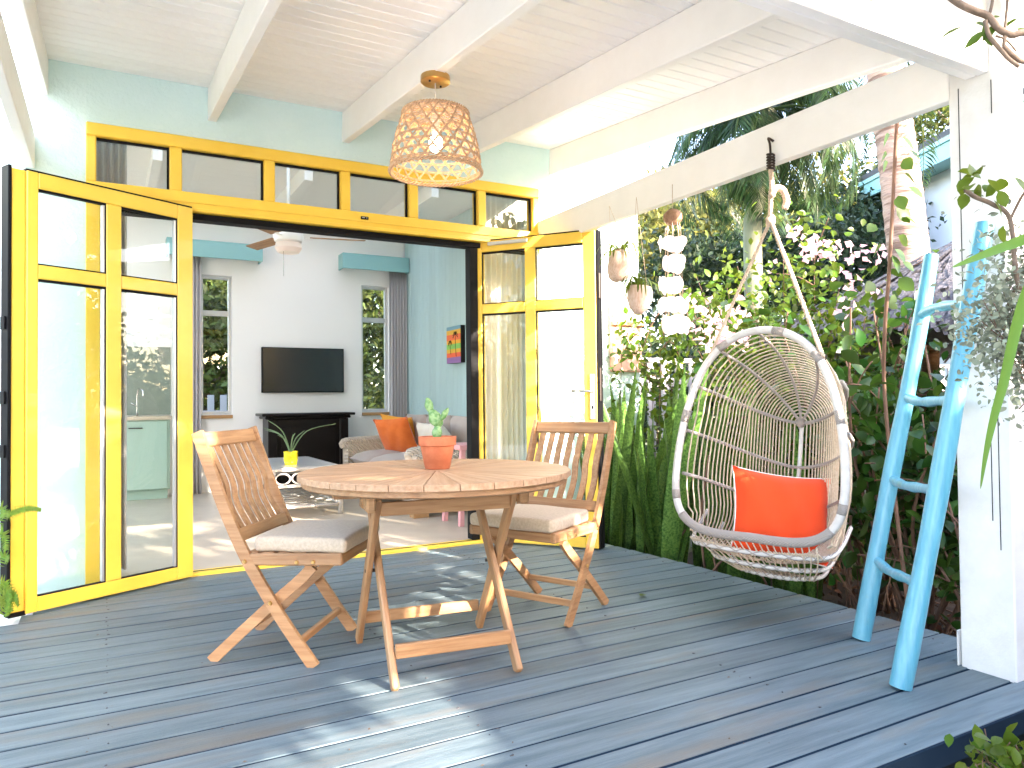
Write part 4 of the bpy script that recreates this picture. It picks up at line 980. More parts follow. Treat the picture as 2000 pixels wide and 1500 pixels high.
def shrub(name, label, cat, root, stems, lm, nobj, ncloud, size, tpl, spread, sm='twig', extra=None, sr=.013, lo=3):
    """stems: list of end points (world); leaves scattered round the upper stems"""
    t = thing(name, root, label=label, cat=cat); r_ = Vector(root); paths = []; P = []
    for e in stems:
        e = Vector(e)-r_; mid = e*.5+Vector((random.uniform(-.12, .12), random.uniform(-.12, .12), .08)); pts = smooth_path([(random.uniform(-.08, .08), random.uniform(-.08, .08), 0), mid, e], 6)
        k = len(pts); paths.append((pts, [sr*(1-.7*i/k) for i in range(k)]))
        for _ in range(3):
            i = random.randrange(k//3 if lo == 3 else k-3, k-1); b = pts[i]; q = b+Vector((random.gauss(0, .16), random.gauss(0, .16), random.uniform(.03, .28)))*(1) if lo == 3 else b+Vector(rng.normal(size=3)*.05); paths.append((smooth_path([b, (b+q)/2+Vector((0, 0, .03 if lo == 3 else 0)), q], 3), .004 if lo == 3 else .0015)); 
            P += [b.lerp(q, random.random())+Vector(rng.normal(size=3)*.03) for _ in range(6)]
        for _ in range(14): P.append(pts[random.randrange(k//3 if lo == 3 else k-2, k)]+Vector(rng.normal(size=3)*spread*.6))
    tubes('stem', paths, sm, t, 6)
    P = np.array([tuple(p) for p in P]); base = P.copy()
    while len(P) < nobj+ncloud: P = np.concatenate([P, base+rng.normal(size=base.shape)*spread])
    rng.shuffle(P); P = P[:nobj+ncloud]
    if extra is not None: P = P[extra(P+np.array(root))]
    leaf_objs('leaf', P[:nobj], rng.uniform(.75, 1.25, min(nobj, len(P)))*size, tpl, lm, t)
    if len(P) > nobj: cloud('foliage', P[nobj:], rng.uniform(.7, 1.2, len(P)-nobj)*size, tpl, lm, t, kind='stuff')
    return t
okdeck = lambda Q: ~((Q[:, 0] < 3.10) & (Q[:, 2] < 2.0)) & ~((Q[:, 1] < 1.75) & (Q[:, 0] < 3.3))
def rs(x0, x1, y0, y1, z0, z1, n): return [(random.uniform(x0, x1), random.uniform(y0, y1), random.uniform(z0, z1)) for _ in range(n)]
shrub('broadleaf_shrub', 'dark glossy broad leaved shrub behind the blue ladder', 'shrub', (3.75, 2.35, -.36), rs(3.3, 4.4, 1.9, 3.0, .6, 1.62, 18), 'shrub', 260, 620, .11, T_BIG, .14, extra=okdeck)
shrub('broadleaf_shrub', 'dark broad leaved shrub between the hanging chair and the ladder', 'shrub', (4.3, 3.0, -.36), rs(3.8, 4.9, 2.5, 3.6, .7, 1.6, 14), 'shrub', 200, 700, .10, T_BIG, .17, extra=okdeck)
shrub('broadleaf_shrub', 'low leafy shrub at the foot of the white post', 'shrub', (3.5, 1.75, -.36), rs(3.25, 3.9, 1.7, 2.2, -.1, .7, 10), 'shrub', 120, 240, .085, T_BIG, .10, extra=okdeck)
shrub('broadleaf_shrub', 'tall broad leaved shrub behind the right side of the ladder', 'shrub', (4.5, 1.9, -.36), rs(4.0, 5.0, 1.6, 2.6, .9, 1.75, 13), 'shrub', 150, 750, .10, T_BIG, .17, extra=okdeck)
# bare twigs and litter at the shrub feet
paths = []
for _ in range(90):
    x, y = random.uniform(3.2, 4.9), random.uniform(1.6, 3.9); e = Vector((x+random.gauss(0, .25), y+random.gauss(0, .25), random.uniform(-.3, .75)))
    paths.append((smooth_path([(x, y, -.36), Vector((x, y, -.36)).lerp(e, .5)+Vector((random.gauss(0, .06), random.gauss(0, .06), .03)), e], 3), random.uniform(.003, .009)))
tag(tubes('undergrowth_twigs', paths, 'twig', None, 5), 'tangle of bare brown twigs under the shrubs', 'twigs', kind='stuff')
pts = np.stack([rng.uniform(3.1, 5.2, 1500), rng.uniform(1.2, 4.4, 1500), rng.uniform(-.36, -.30, 1500)], 1); M['litter'] = leafmat('leaf_litter', (.16, .09, .045), .1, .8, .5)
tag(cloud('leaf_litter', pts, .06, T_SM, 'litter'), 'dry brown leaf litter on the bed', 'leaf litter', kind='stuff')
# bougainvillea and its blossom
bou = shrub('bougainvillea', 'lime green bougainvillea with pale pink blossom behind the hanging chair', 'bougainvillea', (4.7, 3.9, -.36), [tuple(at(px, py, d)) for px, py, d in ((1330, 560, 5.4), (1380, 600, 5.0), (1420, 560, 5.6), (1400, 650, 4.9), (1470, 590, 5.2), (1530, 500, 5.2), (1590, 480, 5.4), (1640, 560, 5.0), (1570, 580, 5.6), (1500, 640, 5.0), (1690, 620, 4.8), (1340, 640, 5.3), (1620, 640, 5.2), (1440, 520, 5.8), (1360, 540, 5.9))], 'lime', 240, 3800, .062, T_BIG, .15, sr=.006)
bl = Vector(bou.location); tplb = leaf_tpl(.8, .2, .1, 1)
for (px, py, d, n) in ((1375, 600, 4.8, 9), (1400, 625, 4.8, 12), (1430, 610, 4.9, 14), (1385, 655, 4.7, 10), (1420, 660, 4.7, 12), (1455, 655, 4.8, 9), (1560, 455, 5.1, 9), (1590, 475, 5.1, 14), (1625, 490, 5.1, 12), (1670, 490, 4.9, 8), (1700, 505, 4.9, 6), (1575, 500, 5.1, 8), (1655, 540, 4.9, 6), (1640, 608, 4.5, 7), (1350, 590, 5.2, 5), (1500, 540, 5.4, 5), (1690, 560, 4.8, 5), (1365, 640, 5.0, 6)):
    c = at(px, py, d); P = [c+Vector(rng.normal(size=3)*.045)-bl for _ in range(int(n*1.5))]
    cloud('blossom', [tuple(p) for p in P], rng.uniform(.04, .07, len(P)), tplb, 'bract', bou, upb=0)
# leafy sprays over the fence and wall
shrub('climbing_vine', 'lime climbing vine trailing across the sunlit wall and fence', 'vine', (3.9, 4.75, -.36), [tuple(at(px, py, d)) for px, py, d in ((1215, 640, 5.3), (1250, 655, 5.2), (1290, 660, 5.2), (1300, 600, 5.6), (1330, 670, 5.2), (1270, 630, 5.4))], 'lime', 60, 520, .06, T_BIG, .08, sr=.003)
shrub('small_leafed_bush', 'bright green low bush between the snake plants and the fence', 'bush', (4.3, 4.4, -.36), rs(3.9, 5.0, 4.0, 4.8, .4, 1.0, 10), 'lime', 80, 900, .06, T_BIG, .13)
# vine stem with big leaves on the purlin
vine = thing('tall_vine', (3.15, 2.0, -.36), label='thin brown vine stem with large green leaves climbing to the beam', cat='vine')
vb = Vector(vine.location); pth = [at(1752, 236, 3.45), at(1747, 330, 3.5), at(1742, 430, 3.5), at(1736, 540, 3.5), at(1728, 650, 3.55), at(1730, 800, 3.6), Vector((3.2, 2.1, .1)), Vector((3.15, 2.0, -.36))]
tube('stem', smooth_path([p-vb for p in pth], 8), .009, 'twig', vine, 8)
lv = [(1730, 275, 1), (1775, 280, 1), (1785, 300, 1), (1725, 310, 1), (1728, 325, 1), (1772, 320, 1), (1780, 350, -1), (1790, 375, 1), (1760, 395, 1), (1765, 420, 1), (1703, 445, -1), (1780, 430, 1), (1765, 470, -1), (1712, 490, 1), (1760, 500, 1), (1775, 520, 1), (1750, 515, 1), (1705, 530, 1), (1700, 560, -1), (1770, 555, 1), (1690, 585, 1), (1745, 590, 1)]
bm_ = mesh('leaf', *T_OVAL, True); bm_.materials.append(M['vine'])
for (px, py, s) in lv:
    p = at(px, py, 3.45+random.uniform(-.06, .06)); q = at(1745+(-8 if py > 400 else 3), py-14, 3.5); d = (p-q)+Vector((0, 0, -.03)); d.normalize(); y = Vector((random.uniform(-.4, .4), random.uniform(-.4, .4), 1)).cross(d).normalized(); z_ = d.cross(y)
    y, z_ = (y*.6+z_*.8*s).normalized(), None; z_ = d.cross(y)
    o = bpy.data.objects.new('leaf', bm_); col.objects.link(o); o.parent = vine; k = random.uniform(.07, .10); b0 = p-d*k*.5-vb
    o.matrix_basis = Matrix(((d.x, y.x, z_.x, b0.x), (d.y, y.y, z_.y, b0.y), (d.z, y.z, z_.z, b0.z), (0, 0, 0, 1))) @ Matrix.Scale(k, 4)

# ------------------------------------------------------------------ palms
def frond(L, droop, az, elev, wl=.34, n=46, m='palml', par=None, org=(0, 0, 0), stiff=1.0):
    d = Vector((math.cos(az), math.sin(az), 0)); ax = []
    p = Vector(org); el = elev; k = 16
    for i in range(k+1):
        ax.append(p.copy()); p = p+(d*math.cos(el)+Vector((0, 0, math.sin(el))))*L/k; el -= droop/k*(1+.6*i/k)
    V, Fc = tube_geo(ax, [.018*(1-.85*i/k) for i in range(k+1)], 5)
    sd = Vector((-d.y, d.x, 0))
    for i in range(n):
        t = .12+.88*i/n; f_ = t*k; i0 = min(int(f_), k-1); c = ax[i0].lerp(ax[i0+1], f_-i0); tg = (ax[i0+1]-ax[i0]).normalized()
        l = wl*(math.sin(math.pi*min(1, t*.86+.12)))**.6*random.uniform(.85, 1.1)
        for s in (-1, 1):
            dr = (sd*s*.85+tg*.55+Vector((0, 0, -.22*stiff-random.uniform(0, .2)))).normalized(); e1 = c+dr*l*.55; e2 = e1+(dr+Vector((0, 0, -.75))).normalized()*l*.45; w_ = .016
            b = len(V); V += [c, e1-tg*w_, e1+tg*w_, e2]; Fc += [(b, b+1, b+2), (b+1, b+3, b+2)]
    return newobj('frond', mesh('frond', V, Fc), par, m)
def trunk(pts, r0_, r1_, m, par, rings=0, n=18):
    P = smooth_path(pts, 24); k = len(P); rr = [(r0_+(r1_-r0_)*i/k)*(1+(.035 if rings and (i % 4 == 0) else 0)) for i in range(k)]
    V, Fc = tube_geo(P, rr, n); return newobj('trunk', mesh('trunk', V, Fc, True), par, m)
pm = thing('palm_tree', (6.72, 4.28, -.4), label='thick pinkish ringed palm trunk in front of the white neighbouring house', cat='palm tree'); pb_ = Vector(pm.location)
tr_pts = [Vector((6.74, 4.28, -.4)), at(1788, 620, 7), at(1775, 500, 7), at(1755, 320, 7), at(1735, 180, 7), at(1712, 20, 7)]
trunk([p-pb_ for p in tr_pts], .20, .155, 'palmbark', pm, 1)
tp_ = tr_pts[-1]-pb_
for k in range(15): frond(2.4, 1.5+random.random()*.5, k*2.4+.3, random.uniform(.1, 1.1), par=pm, org=tp_)
tube('husk', [tp_+Vector((0, 0, -.5)), tp_+Vector((0, 0, .1))], .20, 'cocof', pm, 12)
pm2 = thing('palm_tree', (7.0, 6.42, -.4), label='feathery palm with drooping dark fronds seen above and below the beam', cat='palm tree'); pb2 = Vector(pm2.location)
tpp = at(1500, 215, 9)-pb2
trunk([Vector((0, 0, 0)), (at(1470, 480, 9)-pb2), (at(1482, 380, 9)-pb2), tpp], .12, .09, 'palmbark2', pm2)
for k in range(30): frond(random.uniform(1.8, 2.5), random.uniform(1.9, 2.7), k*2.39996, random.uniform(-.1, 1.15), wl=.50, n=62, par=pm2, org=tpp, stiff=2.0)
for k in range(7): frond(random.uniform(1.2, 1.6), random.uniform(.7, 1.2), k*.95, random.uniform(-.9, -.5), wl=.4, n=40, par=pm2, org=tpp, stiff=2)
pm3 = thing('palm_tree', tuple(at(1530, 610, 8.2)-Vector((0, 0, 1.6))), label='young palm with yellowing stems behind the bougainvillea', cat='palm tree')
for k in range(11): frond(random.uniform(1.2, 1.7), random.uniform(.6, 1.3), k*.8, random.uniform(.7, 1.35), wl=.32, n=30, m='lime', par=pm3, org=(0, 0, 1.0))
trunk([Vector((0, 0, 0)), Vector((.02, 0, .6)), Vector((0, 0, 1.05))], .12, .08, 'palmbark2', pm3)

# ------------------------------------------------------------------ trees
def tree(label, base, blobs, lm, n, size, cat='tree', trunk_r=.15, tpl=T_SM, limbs=True):
    t = thing('tree', base, label=label, cat=cat); b = Vector(base); paths = []
    for c, s, w_ in blobs:
        e = Vector(c)-b; st_ = Vector((0, 0, max(.3, e.z*.35))); paths.append((smooth_path([(0, 0, 0), st_, st_.lerp(e, .6)+Vector((random.gauss(0, .1), random.gauss(0, .1), .1)), e], 5), [trunk_r*(1-.8*i/15) for i in range(16)]))
    tubes('trunk', paths, 'bark', t, 8)
    tot = sum(w_ for _, _, w_ in blobs); P = []
    for c, s, w_ in blobs:
        m_ = int(n*w_/tot); cl_ = blob_pts(Vector(c)-b, s, max(6, m_//45), .55)
        P.append((cl_[rng.integers(0, len(cl_), m_)]+rng.normal(size=(m_, 3))*np.asarray(s)*.16))
    P = np.concatenate(P); o = cloud('crown', P, rng.uniform(.7, 1.25, len(P))*size, tpl, lm, t); return t
tree('sunlit yellow green tree far behind the shell chime', (12.0, 10.5, -.4), [(tuple(at(1290, 470, 15)), (1.6, 1.3, 1.1), 1), (tuple(at(1380, 500, 14)), (1.6, 1.4, 1.0), 1.2), (tuple(at(1470, 470, 15)), (1.4, 1.2, 1.1), 1), (tuple(at(1340, 420, 16)), (1.2, 1, .9), .5)], 'treey', 11000, .15)
tree('sunlit olive tree far behind the rope', (15, 8.5, -.4), [(tuple(at(1580, 420, 17)), (1.6, 1.4, 1.5), 1), (tuple(at(1640, 470, 16)), (1.2, 1.2, 1.0), .8)], 'treey', 6000, .16)
tree('dark green tree behind the pink blossom', (11.5, 7.2, -.4), [(tuple(at(1460, 540, 12)), (1.6, 1.2, .8), 1), (tuple(at(1600, 520, 12)), (1.5, 1.2, .8), 1), (tuple(at(1340, 560, 12)), (1.2, 1.1, .9), .8), (tuple(at(1690, 470, 13)), (1.0, 1, .8), .6)], 'treed', 11000, .13)
tree('tall dark feathery conifer behind the coconut', (12.6, 13.5, -.4), [(tuple(at(1355, 420, 19)), (.8, .8, 1.6), 1), (tuple(at(1300, 480, 19)), (1.1, .9, .8), 1)], 'treed', 4500, .15)
tree('dark leafy tree beside the teal eave', (14, 6.2, -.4), [(tuple(at(1690, 420, 14.5)), (.9, .9, .8), 1), (tuple(at(1660, 530, 14)), (1.2, 1.2, 1), 1)], 'treed', 5000, .15)
tree('pale green tree above the neighbouring house roof', (22, 9, -.4), [(tuple(at(1830, 215, 22)), (1.6, 1.6, 1.3), 1), (tuple(at(1790, 260, 23)), (1.3, 1.3, 1.0), .6)], 'treel', 3200, .22)
tree('broad green tree behind the house seen through the left back window', (1.6, 14.5, -.4), [((1.0, 13.2, 1.6), (1.5, .8, 1.4), 1), ((2.6, 13.6, 2.8), (1.6, .9, 1.3), 1), ((1.4, 14.5, 3.6), (2.0, .9, 1.2), 1), ((1.8, 14.8, 2.0), (2.2, .8, 2.0), 1.2), ((1.2, 13.4, 2.6), (1.2, .6, 1.0), 1)], 'treel', 17000, .17)
tree('leafy tree behind the house seen through the right back window', (5.0, 13.5, -.4), [((4.6, 12.8, 1.5), (1.4, .8, 1.5), 1), ((5.0, 13.2, 3.2), (1.6, .9, 1.2), 1), ((5.6, 12.6, .6), (1.2, .8, .8), .7), ((5.0, 14.2, 2.0), (2.2, .8, 2.2), 1.3), ((4.3, 12.8, 2.6), (1.2, .6, 1.0), 1)], 'treel', 17000, .15)
f3 = thing('picket_fence', (.4, 11.3, -.4), label='white picket fence behind the house seen through the left back window', cat='fence')
for k in range(12): box('picket', (k*.17, 0, 0), (k*.17+.09, .02, 1.5), 'picket', f3)
box('rail', (0, .021, 1.2), (2.1, .05, 1.28), 'picket', f3); box('rail', (0, .021, .4), (2.1, .05, .48), 'picket', f3)
wd = thing('wood', (20, 20, -.4), label='distant mass of dark tropical trees beyond the gardens', cat='wood'); wd['kind'] = 'stuff'
P = np.concatenate([blob_pts((x, y, z), (3.2, 2.2, 2.6), 420, .3) for x, y, z in [(-20+k*3.2+rng.normal(), 9+rng.normal(), 1.6+.6*rng.random()) for k in range(12)]+[(14+rng.normal(), 8-k*4.2, 1.6+.6*rng.random()) for k in range(9)]])
cloud('foliage', P, rng.uniform(.4, .75, len(P)), T_BIG, 'treed', wd, kind='stuff')
hd = thing('hedge', (6.5, 6.6, -.4), label='dark hedge standing behind the picket fence', cat='hedge')
P = np.concatenate([blob_pts((x, rng.uniform(-.2, .2), 1.05), (.75, .5, 1.15), 1500, .3) for x in np.arange(-2.2, 3.5, .7)]); cloud('foliage', P, rng.uniform(.06, .12, len(P)), T_SM, 'treed', hd, kind='stuff')
# ------------------------------------------------------------------ buildings beyond
pl = thing('thatched_parasol', (6.75, 3.75, -.4), label='grey thatched parasol roof beyond the shrubs', cat='parasol')
tube('pole', [(0, 0, 0), (0, 0, 2.6)], .06, 'palmbark2', pl); V, Fc = [], []; ns_ = 110
for k in range(2600):
    a = rng.random()*2*math.pi; r1 = rng.random()**.5*1.95; r2_ = min(2.15, r1+.35); s1 = lambda q: 2.82-.46*q+.02*rng.normal()
    p = Vector((r1*math.cos(a), r1*math.sin(a), s1(r1))); a2 = a+rng.normal()*.03; q = Vector((r2_*math.cos(a2), r2_*math.sin(a2), s1(r2_)-.02)); sd = Vector((-math.sin(a), math.cos(a), 0))*.022
    b = len(V); V += [p-sd, p+sd, q+sd*.6, q-sd*.6]; Fc.append((b, b+1, b+2, b+3))
tho = newobj('thatch', mesh('thatch', V, Fc), pl, 'thatch'); tho['kind'] = 'stuff'
lathe('thatch_core', [(2.0, 1.86), (1.9, 1.90), (.02, 2.76)], 'thatch', pl, 40)
nh = thing('neighbour_house', (14.5, 7.0, -.4), label='white neighbouring house with teal eaves and a dark roof', cat='house'); nb = Vector(nh.location)
e0 = Vector(tuple(at(1683, 378, 14.0))); e1 = Vector(tuple(at(1900, 268, 11.0)))
e1.z = e0.z; ed = (e1-e0); edn = ed.normalized(); outn = Vector((-edn.y, edn.x, 0)); 
if outn.dot(Vector((1, 1, 0))) < 0: outn = -outn
e1 = e0+edn*7
def nstick(nm, a, b, w_, h, m, up=(0, 0, 1)): o = stick(nm, a-nb, b-nb, w_, h, m, nh, up, 0); return o
nstick('fascia', e0, e1, .05, .28, 'tealp'); nstick('fascia', e0+Vector((0, 0, .16))-outn*.03, e1+Vector((0, 0, .16))-outn*.03, .06, .07, 'tealp')
nstick('soffit', e0+outn*.33-Vector((0, 0, .05)), e1+outn*.33-Vector((0, 0, .05)), .6, .03, 'tealp')
nstick('roof', e0+outn*1.6+Vector((0, 0, .95)), e1+outn*1.6+Vector((0, 0, .95)), 3.6, .08, 'roofd', up=(-outn*.42+Vector((0, 0, 1))))
wa = e0+outn*.62+edn*.45; wb = e1+outn*.62; hz = (e0.z+.4)
nstick('wall', Vector((wa.x, wa.y, e0.z-.06-hz/2)), Vector((wb.x, wb.y, e0.z-.06-hz/2)), .2, hz, 'farwall')
nstick('wall', Vector((wa.x, wa.y, e0.z-.06-hz/2))+outn*.11, Vector((wa.x, wa.y, e0.z-.06-hz/2))+outn*5, .2, hz, 'farwall')
yw = tag(box('garden_wall', (6.2, 1.2, -.4), (9.5, 1.4, 1.3), 'yelwall', None, .01), 'low yellow garden wall glimpsed through the shrub', 'wall')
yw.rotation_euler = (0, 0, R(28)); yw.location = (7.2, 3.0, .45)

# ------------------------------------------------------------------ plants close to the camera
sh = shrub('silver_bush', 'silvery small leaved bush growing up in front of the white post', 'bush', (2.75, .75, -.4), [tuple(at(px, py, d)) for px, py, d in ((1965, 540, 2.0), (1940, 590, 1.95), (1985, 590, 2.0), (1990, 500, 2.05), (1960, 650, 2.0), (1920, 585, 1.95), (1995, 640, 1.95), (1995, 690, 2.0), (1975, 500, 2.05), (1955, 560, 2.0), (1925, 610, 1.95), (1990, 620, 2.0), (1960, 600, 2.0), (1950, 520, 2.0), (1995, 440, 2.0))], 'silver', 300, 3200, .019, T_BIG, .045, sr=.003, lo=1)
br = thing('green_twig', (2.7, .8, -.4), label='brown branch with fresh green leaves crossing in front of the white post', cat='branch'); bb = Vector(br.location)
def lpx(pts, d): return [at(x, y, d)-bb for x, y in pts]
pA = lpx([(2040, 640), (1990, 560), (1973, 430), (1940, 400), (1905, 385), (1885, 370)], 1.95); tube('stem', smooth_path([Vector((0, 0, 0)), Vector((.02, .05, .7))]+pA, 6), .006, 'bark', br, 8)
tube('stem', smooth_path(lpx([(1975, 425), (1995, 385), (2015, 360)], 1.95), 5), .004, 'bark', br, 6)
P = [tuple(at(x, y, 1.95+random.uniform(-.05, .05))-bb) for x, y in ((1893, 320), (1898, 335), (1870, 335), (1885, 345), (1915, 340), (1930, 350), (1910, 360), (1895, 362), (1870, 372), (1885, 378), (1935, 362), (1950, 372), (1965, 350), (1960, 440), (1915, 375), (1980, 345), (1925, 385), (1940, 390))]
leaf_objs('leaf', P, .05, T_BIG, 'lime', br)
b2 = thing('overhanging_branch', (2.7, .8, -.4), label='knobbly bare branch with a few leaves at the top right corner', cat='branch')
pC = lpx([(1835, -25), (1870, 5), (1905, 22), (1930, 32), (1950, 55), (1975, 68), (2030, 75)], 1.8); tube('stem', smooth_path(pC+[lpx([(2200, 200)], 1.9)[0], Vector((.3, .1, 1.0)), Vector((0, 0, 0))], 5), .0085, 'bark', b2, 8)
for q, r_ in (([(1932, 30), (1938, 5), (1940, -20)], .004), ([(1965, 70), (1960, 90), (1968, 0), (1970, -20)], .0035), ([(1924, 40), (1932, 70), (1955, 98), (1970, 115), (1990, 130)], .0055), ([(1960, 90), (1975, 105), (1996, 120), (2010, 118)], .006), ([(1945, 70), (1965, 78), (1985, 100)], .0025)):
    tube('twig', smooth_path(lpx(q, 1.8), 5), r_, 'bark', b2, 6)
P = [tuple(at(x, y, 1.8)-bb) for x, y in ((1880, 52), (1905, 45), (1920, 50), (1925, 60), (1960, 35), (1990, 35), (1985, 55), (2005, 60), (1950, 45))]
leaf_objs('leaf', P, .055, leaf_tpl(.36, .12, .15), 'vine', b2)
sp2 = thing('strap_leaf_plant', (2.6, .6, -.4), label='long pointed strap leaves reaching in from the right edge', cat='plant'); sb2 = Vector(sp2.location)
def strap(px_pts, wd, nm='leaf'):
    P = smooth_path([at(x, y, d)-sb2 for x, y, d in px_pts], 6); V = []; Fc = []; k = len(P)
    for i, p in enumerate(P):
        t = (P[min(i+1, k-1)]-P[max(i-1, 0)]).normalized(); s = t.cross(fw).normalized(); w_ = wd*min(1, math.sin(math.pi*(1-i/(k-1))*.5)**.7)*(1 if i < k-1 else 0)+.0003
        V += [p-s*w_, p+fw*w_*.5, p+s*w_]
    for i in range(k-1): a = 3*i; Fc += [(a, a+1, a+4, a+3), (a+1, a+2, a+5, a+4)]
    newobj(nm, mesh(nm, V, Fc, True), sp2, 'strap')
strap([(2150, 420, 1.55), (2060, 445, 1.5), (2000, 468, 1.5), (1940, 490, 1.52), (1895, 508, 1.54), (1860, 522, 1.56)], .0125)
strap([(2060, 480, 1.5), (2012, 560, 1.5), (1985, 640, 1.5), (1962, 740, 1.5), (1940, 820, 1.5), (1925, 890, 1.5), (1915, 955, 1.5)], .013)
strap([(2150, 420, 1.55), (2200, 600, 1.6), (2150, 1100, 1.6), (2100, 1500, 1.7)], .014)
shrub('ground_plant', 'small pale green leafy plant below the deck edge at bottom right', 'plant', (2.1, 1.05, -.4), [tuple(at(px, py, 1.95)) for px, py in ((1905, 1490), (1925, 1475), (1955, 1465), (1985, 1460), (1995, 1480), (1940, 1495), (1970, 1495), (2020, 1470))], 'lime', 60, 60, .05, T_BIG, .035, sr=.004, lo=1)
# fern at the left door foot
fn = thing('fern', (-.85, 3.80, -.3), label='bright green fern fronds poking out behind the left door foot', cat='fern'); fb = Vector(fn.location)
def fernfrond(P, l0):
    P = smooth_path(P, 8); k = len(P); V, Fc = tube_geo(P, [.0022*(1-.7*i/k) for i in range(k)], 4)
    for i in range(3, k-1):
        tg = (P[i+1]-P[i-1]).normalized(); sd = tg.cross(fw).normalized(); l = l0*(1-(i/k)**2)*.9+.008
        for s in (-1, 1):
            for o_ in (0, .5):
                c = P[i].lerp(P[i+1], o_); e = c+(sd*s+tg*.35+Vector((0, 0, -.1))).normalized()*l; b = len(V); V += [c-tg*.005, c+tg*.005, e]; Fc.append((b, b+1, b+2))
    newobj('frond', mesh('frond', V, Fc), fn, 'fern')
fernfrond([Vector((0, 0, 0)), at(-20, 1040, 3.36)-fb, at(20, 1005, 3.34)-fb, at(55, 993, 3.32)-fb, at(80, 996, 3.3)-fb], .03)
for (a_, b_) in (((-20, 1060), (12, 1075)), ((-25, 1020), (8, 1010)), ((-20, 1110), (16, 1095))): fernfrond([Vector((0, 0, 0)), at(*a_, 3.36)-fb, at(*b_, 3.36)-fb], .06)
for k in range(30):
    a = random.uniform(-.6, 3.6); l = random.uniform(.25, .42); d = Vector((math.cos(a)*.8-.3, math.sin(a), 0)); fernfrond([Vector((0, 0, 0)), d*l*.4+Vector((0, 0, l*.75)), d*l*.9+Vector((0, 0, l*.7))], .055)
for k in range(9):
    fernfrond([Vector((0, 0, .05)), at(random.uniform(-30, 0), random.uniform(1140, 1200), 3.35)-fb, at(random.uniform(8, 38), random.uniform(1165, 1215), 3.33)-fb], .04)
P = blob_pts((-1.15, 5.1, 0), (.6, .6, .9), 1400, .2); 
tag(sheet('kerb_stone', -.75, -.36, 3.70, 4.35, -.02, 'white'), kind='structure')
# fallen leaf on the deck
fl = cloud('fallen_leaf', [tuple(Vector(at(1258, 1160, 1)))], .01, T_OVAL, 'lime'); bpy.data.objects.remove(fl)
me = mesh('fallen_leaf', *T_OVAL, True); fl = newobj('fallen_leaf', me, None, 'lime', Matrix.Translation((2.33, 2.93, .012)) @ Matrix.Rotation(.4, 4, 'Z') @ Matrix.Scale(.055, 4)); tag(fl, 'small green leaf lying on the blue deck boards', 'leaf')

# ------------------------------------------------------------------ trees behind the camera (they shade the deck and show in the panes)
def bigtree(label, base, blobs, n, size, holes=None):
    t = tree(label, base, blobs, 'treel', n, size, trunk_r=.14, tpl=T_BIG); return t
SH = [((1.2, -3.3, 2.0), (1.3, .7, .9), 1), ((2.6, -3.5, 2.1), (1.3, .7, .9), 1), ((4.0, -3.3, 2.2), (1.3, .7, .9), 1), ((5.4, -3.5, 2.3), (1.3, .7, 1.0), 1), ((6.8, -3.3, 2.3), (1.3, .8, 1.1), 1)]
th_ = thing('tree', (4.0, -3.5, -.4), label='unseen leafy screening tree added behind the viewer, crown shaped to shade the deck', cat='tree'); tbv = np.array((4.0, -3.5, -.4))
n_ = 62000; P = np.stack([rng.uniform(-1.8, 10.0, n_), rng.uniform(-3.9, -2.9, n_), rng.uniform(.5, 4.7, n_)], 1)  # slab of leaves added out of view to block the low sun
top_ = np.where(P[:, 0] < 5.15, 4.4, np.where(P[:, 0] < 6.75, 3.6, 4.5))+.12*np.sin(P[:, 0]*3.1)+.08*np.sin(P[:, 0]*7.7); P = P[P[:, 2] < top_]
# crown carved along sun rays to shape light patches on deck, floor and wall
sd_ = np.array((SUN.x, SUN.y, SUN.z))
def ground_hit(P, z=0): t = (P[:, 2]-z)/sd_[2]; return P[:, :2]-sd_[:2]*t[:, None]
def wall_hit(P, y): t = (P[:, 1]-y)/sd_[1]; Q = P-sd_*t[:, None]; return Q[:, 0], Q[:, 2]
def seg_d(G, a, b): a = np.array(a); b = np.array(b); d = b-a; t = np.clip(((G-a)@d)/(d@d), 0, 1); return np.linalg.norm(G-(a+t[:, None]*d), axis=1)
keep = np.ones(len(P), bool); G = ground_hit(P)
for a, b, r_ in (((.50, 2.0), (.92, 2.42), .27), ((.40, 1.65), (.74, 2.0), .33), ((1.2, 3.2), (1.95, 4.25), .31), ((.93, 2.44), (.97, 2.5), .15)): keep &= seg_d(G, a, b) > r_
fl_ = (G[:, 0]+.36*(G[:, 1]-4.5) > .56) & (G[:, 0]+.36*(G[:, 1]-4.5) < 2.2) & (G[:, 1] > 4.85) & (G[:, 1] < 7.15) & (np.sin(G[:, 1]*9+G[:, 0]*2.3+np.sin(G[:, 0]*5))+.45*np.sin(G[:, 1]*23-G[:, 0]*4) > -.35)
keep &= ~fl_
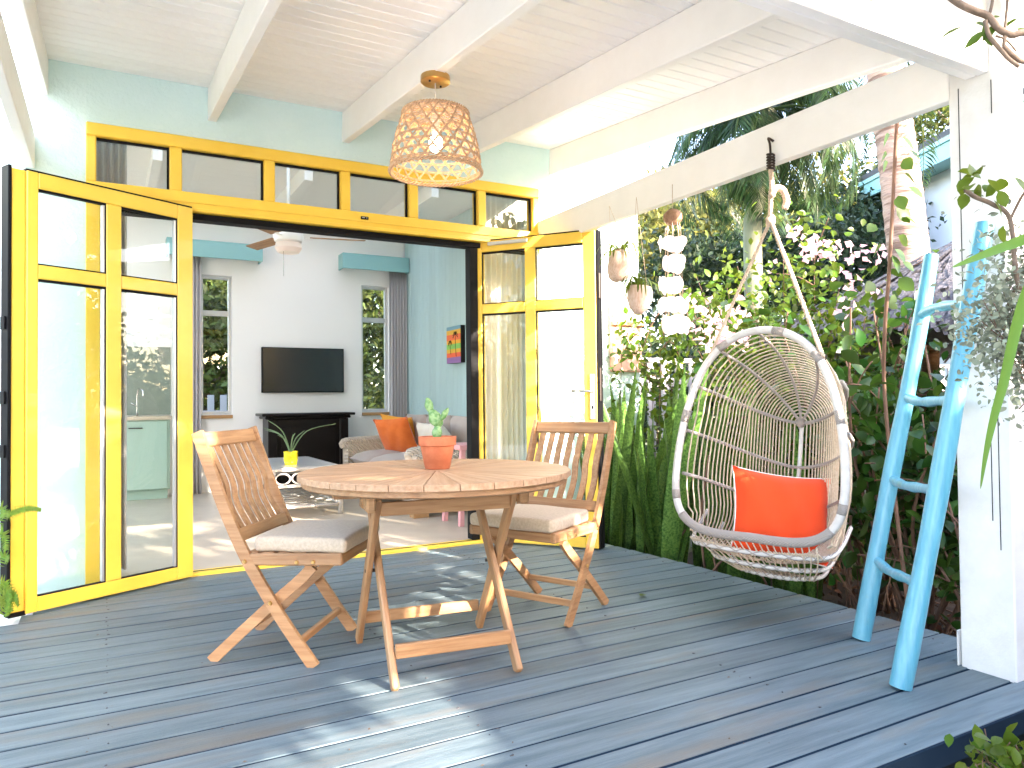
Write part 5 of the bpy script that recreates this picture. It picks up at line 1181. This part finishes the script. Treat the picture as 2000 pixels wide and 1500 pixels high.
wx, wz = wall_hit(P, 4.62); keep &= ~((wx > -.33) & (wx < -.115) & (wz > .05) & (wz < .93-.85*(wx+.26)) & ~((wz > .50-.4*(wx+.2)) & (wz < .60-.6*(wx+.2))))
wx, wz = wall_hit(P, 1.41); keep &= ~((wx > 2.70) & (wx < 3.3) & (wz > 1.30+.15*np.sin(wx*14)) & (wz < 2.7)); keep &= ~((wx > 1.0) & (wx < 2.7) & (wz > 2.10) & (np.sin(wx*6)+np.sin(wz*13+wx*3) > -.6))
G = ground_hit(P, .73)
for a, b, r_ in (((.80, 2.62), (.90, 2.52), .14), ((1.05, 2.85), (1.15, 2.80), .13)): keep &= seg_d(G, a, b) > r_
P = P[keep]; cloud('crown', P-tbv, rng.uniform(.11, .19, len(P)), T_BIG, 'treel', th_)
tubes('trunk', [([(x*.35, 0, 0), (x*.7, .05, 1.0), (x, 0, 2.6)], [.09, .06, .03]) for x in (5.2, -5, -3, -1.6, -.3, 1.1, 2.5, 3.6)], 'bark', th_, 8)
bs = thing('bush', (3.3, .1, -.4), label='dense dark bush added outside the right edge to shade the white post', cat='bush')  # foliage mass added out of frame to darken the post and deck
P = np.concatenate([blob_pts((x, y, .45), (.75, .55, .95), 1500, .25) for x, y in ((-.4, .25), (.2, -.2), (.9, .2), (1.5, -.2), (.4, -.9), (-.6, -.9))]+[blob_pts((1.7, .6, 1.4), (.8, .6, 1.2), 1200, .3)])
P = P[(P[:, 0]+3.3) > 2.1*(P[:, 1]+.1)+.55]; cloud('foliage', P, rng.uniform(.08, .14, len(P)), T_BIG, 'shrub', bs, kind='stuff')
tree('tall garden tree behind the viewer', (-6, -12, -.4), [((-6, -12, 3.5), (3, 2, 2.5), 1), ((-2.5, -13, 3.0), (2.5, 2, 2.2), 1)], 'treel', 6000, .3)
tree('tall garden tree behind the viewer to the right', (12, -11, -.4), [((12, -11, 3.0), (3, 2, 2.6), 1), ((16, -9, 3.2), (2.5, 2, 2.4), 1)], 'treel', 6000, .3)
tree('garden tree left of the deck', (-7, 3, -.4), [((-7.5, 3, 2.6), (2, 2.5, 2.2), 1)], 'treel', 4000, .25)
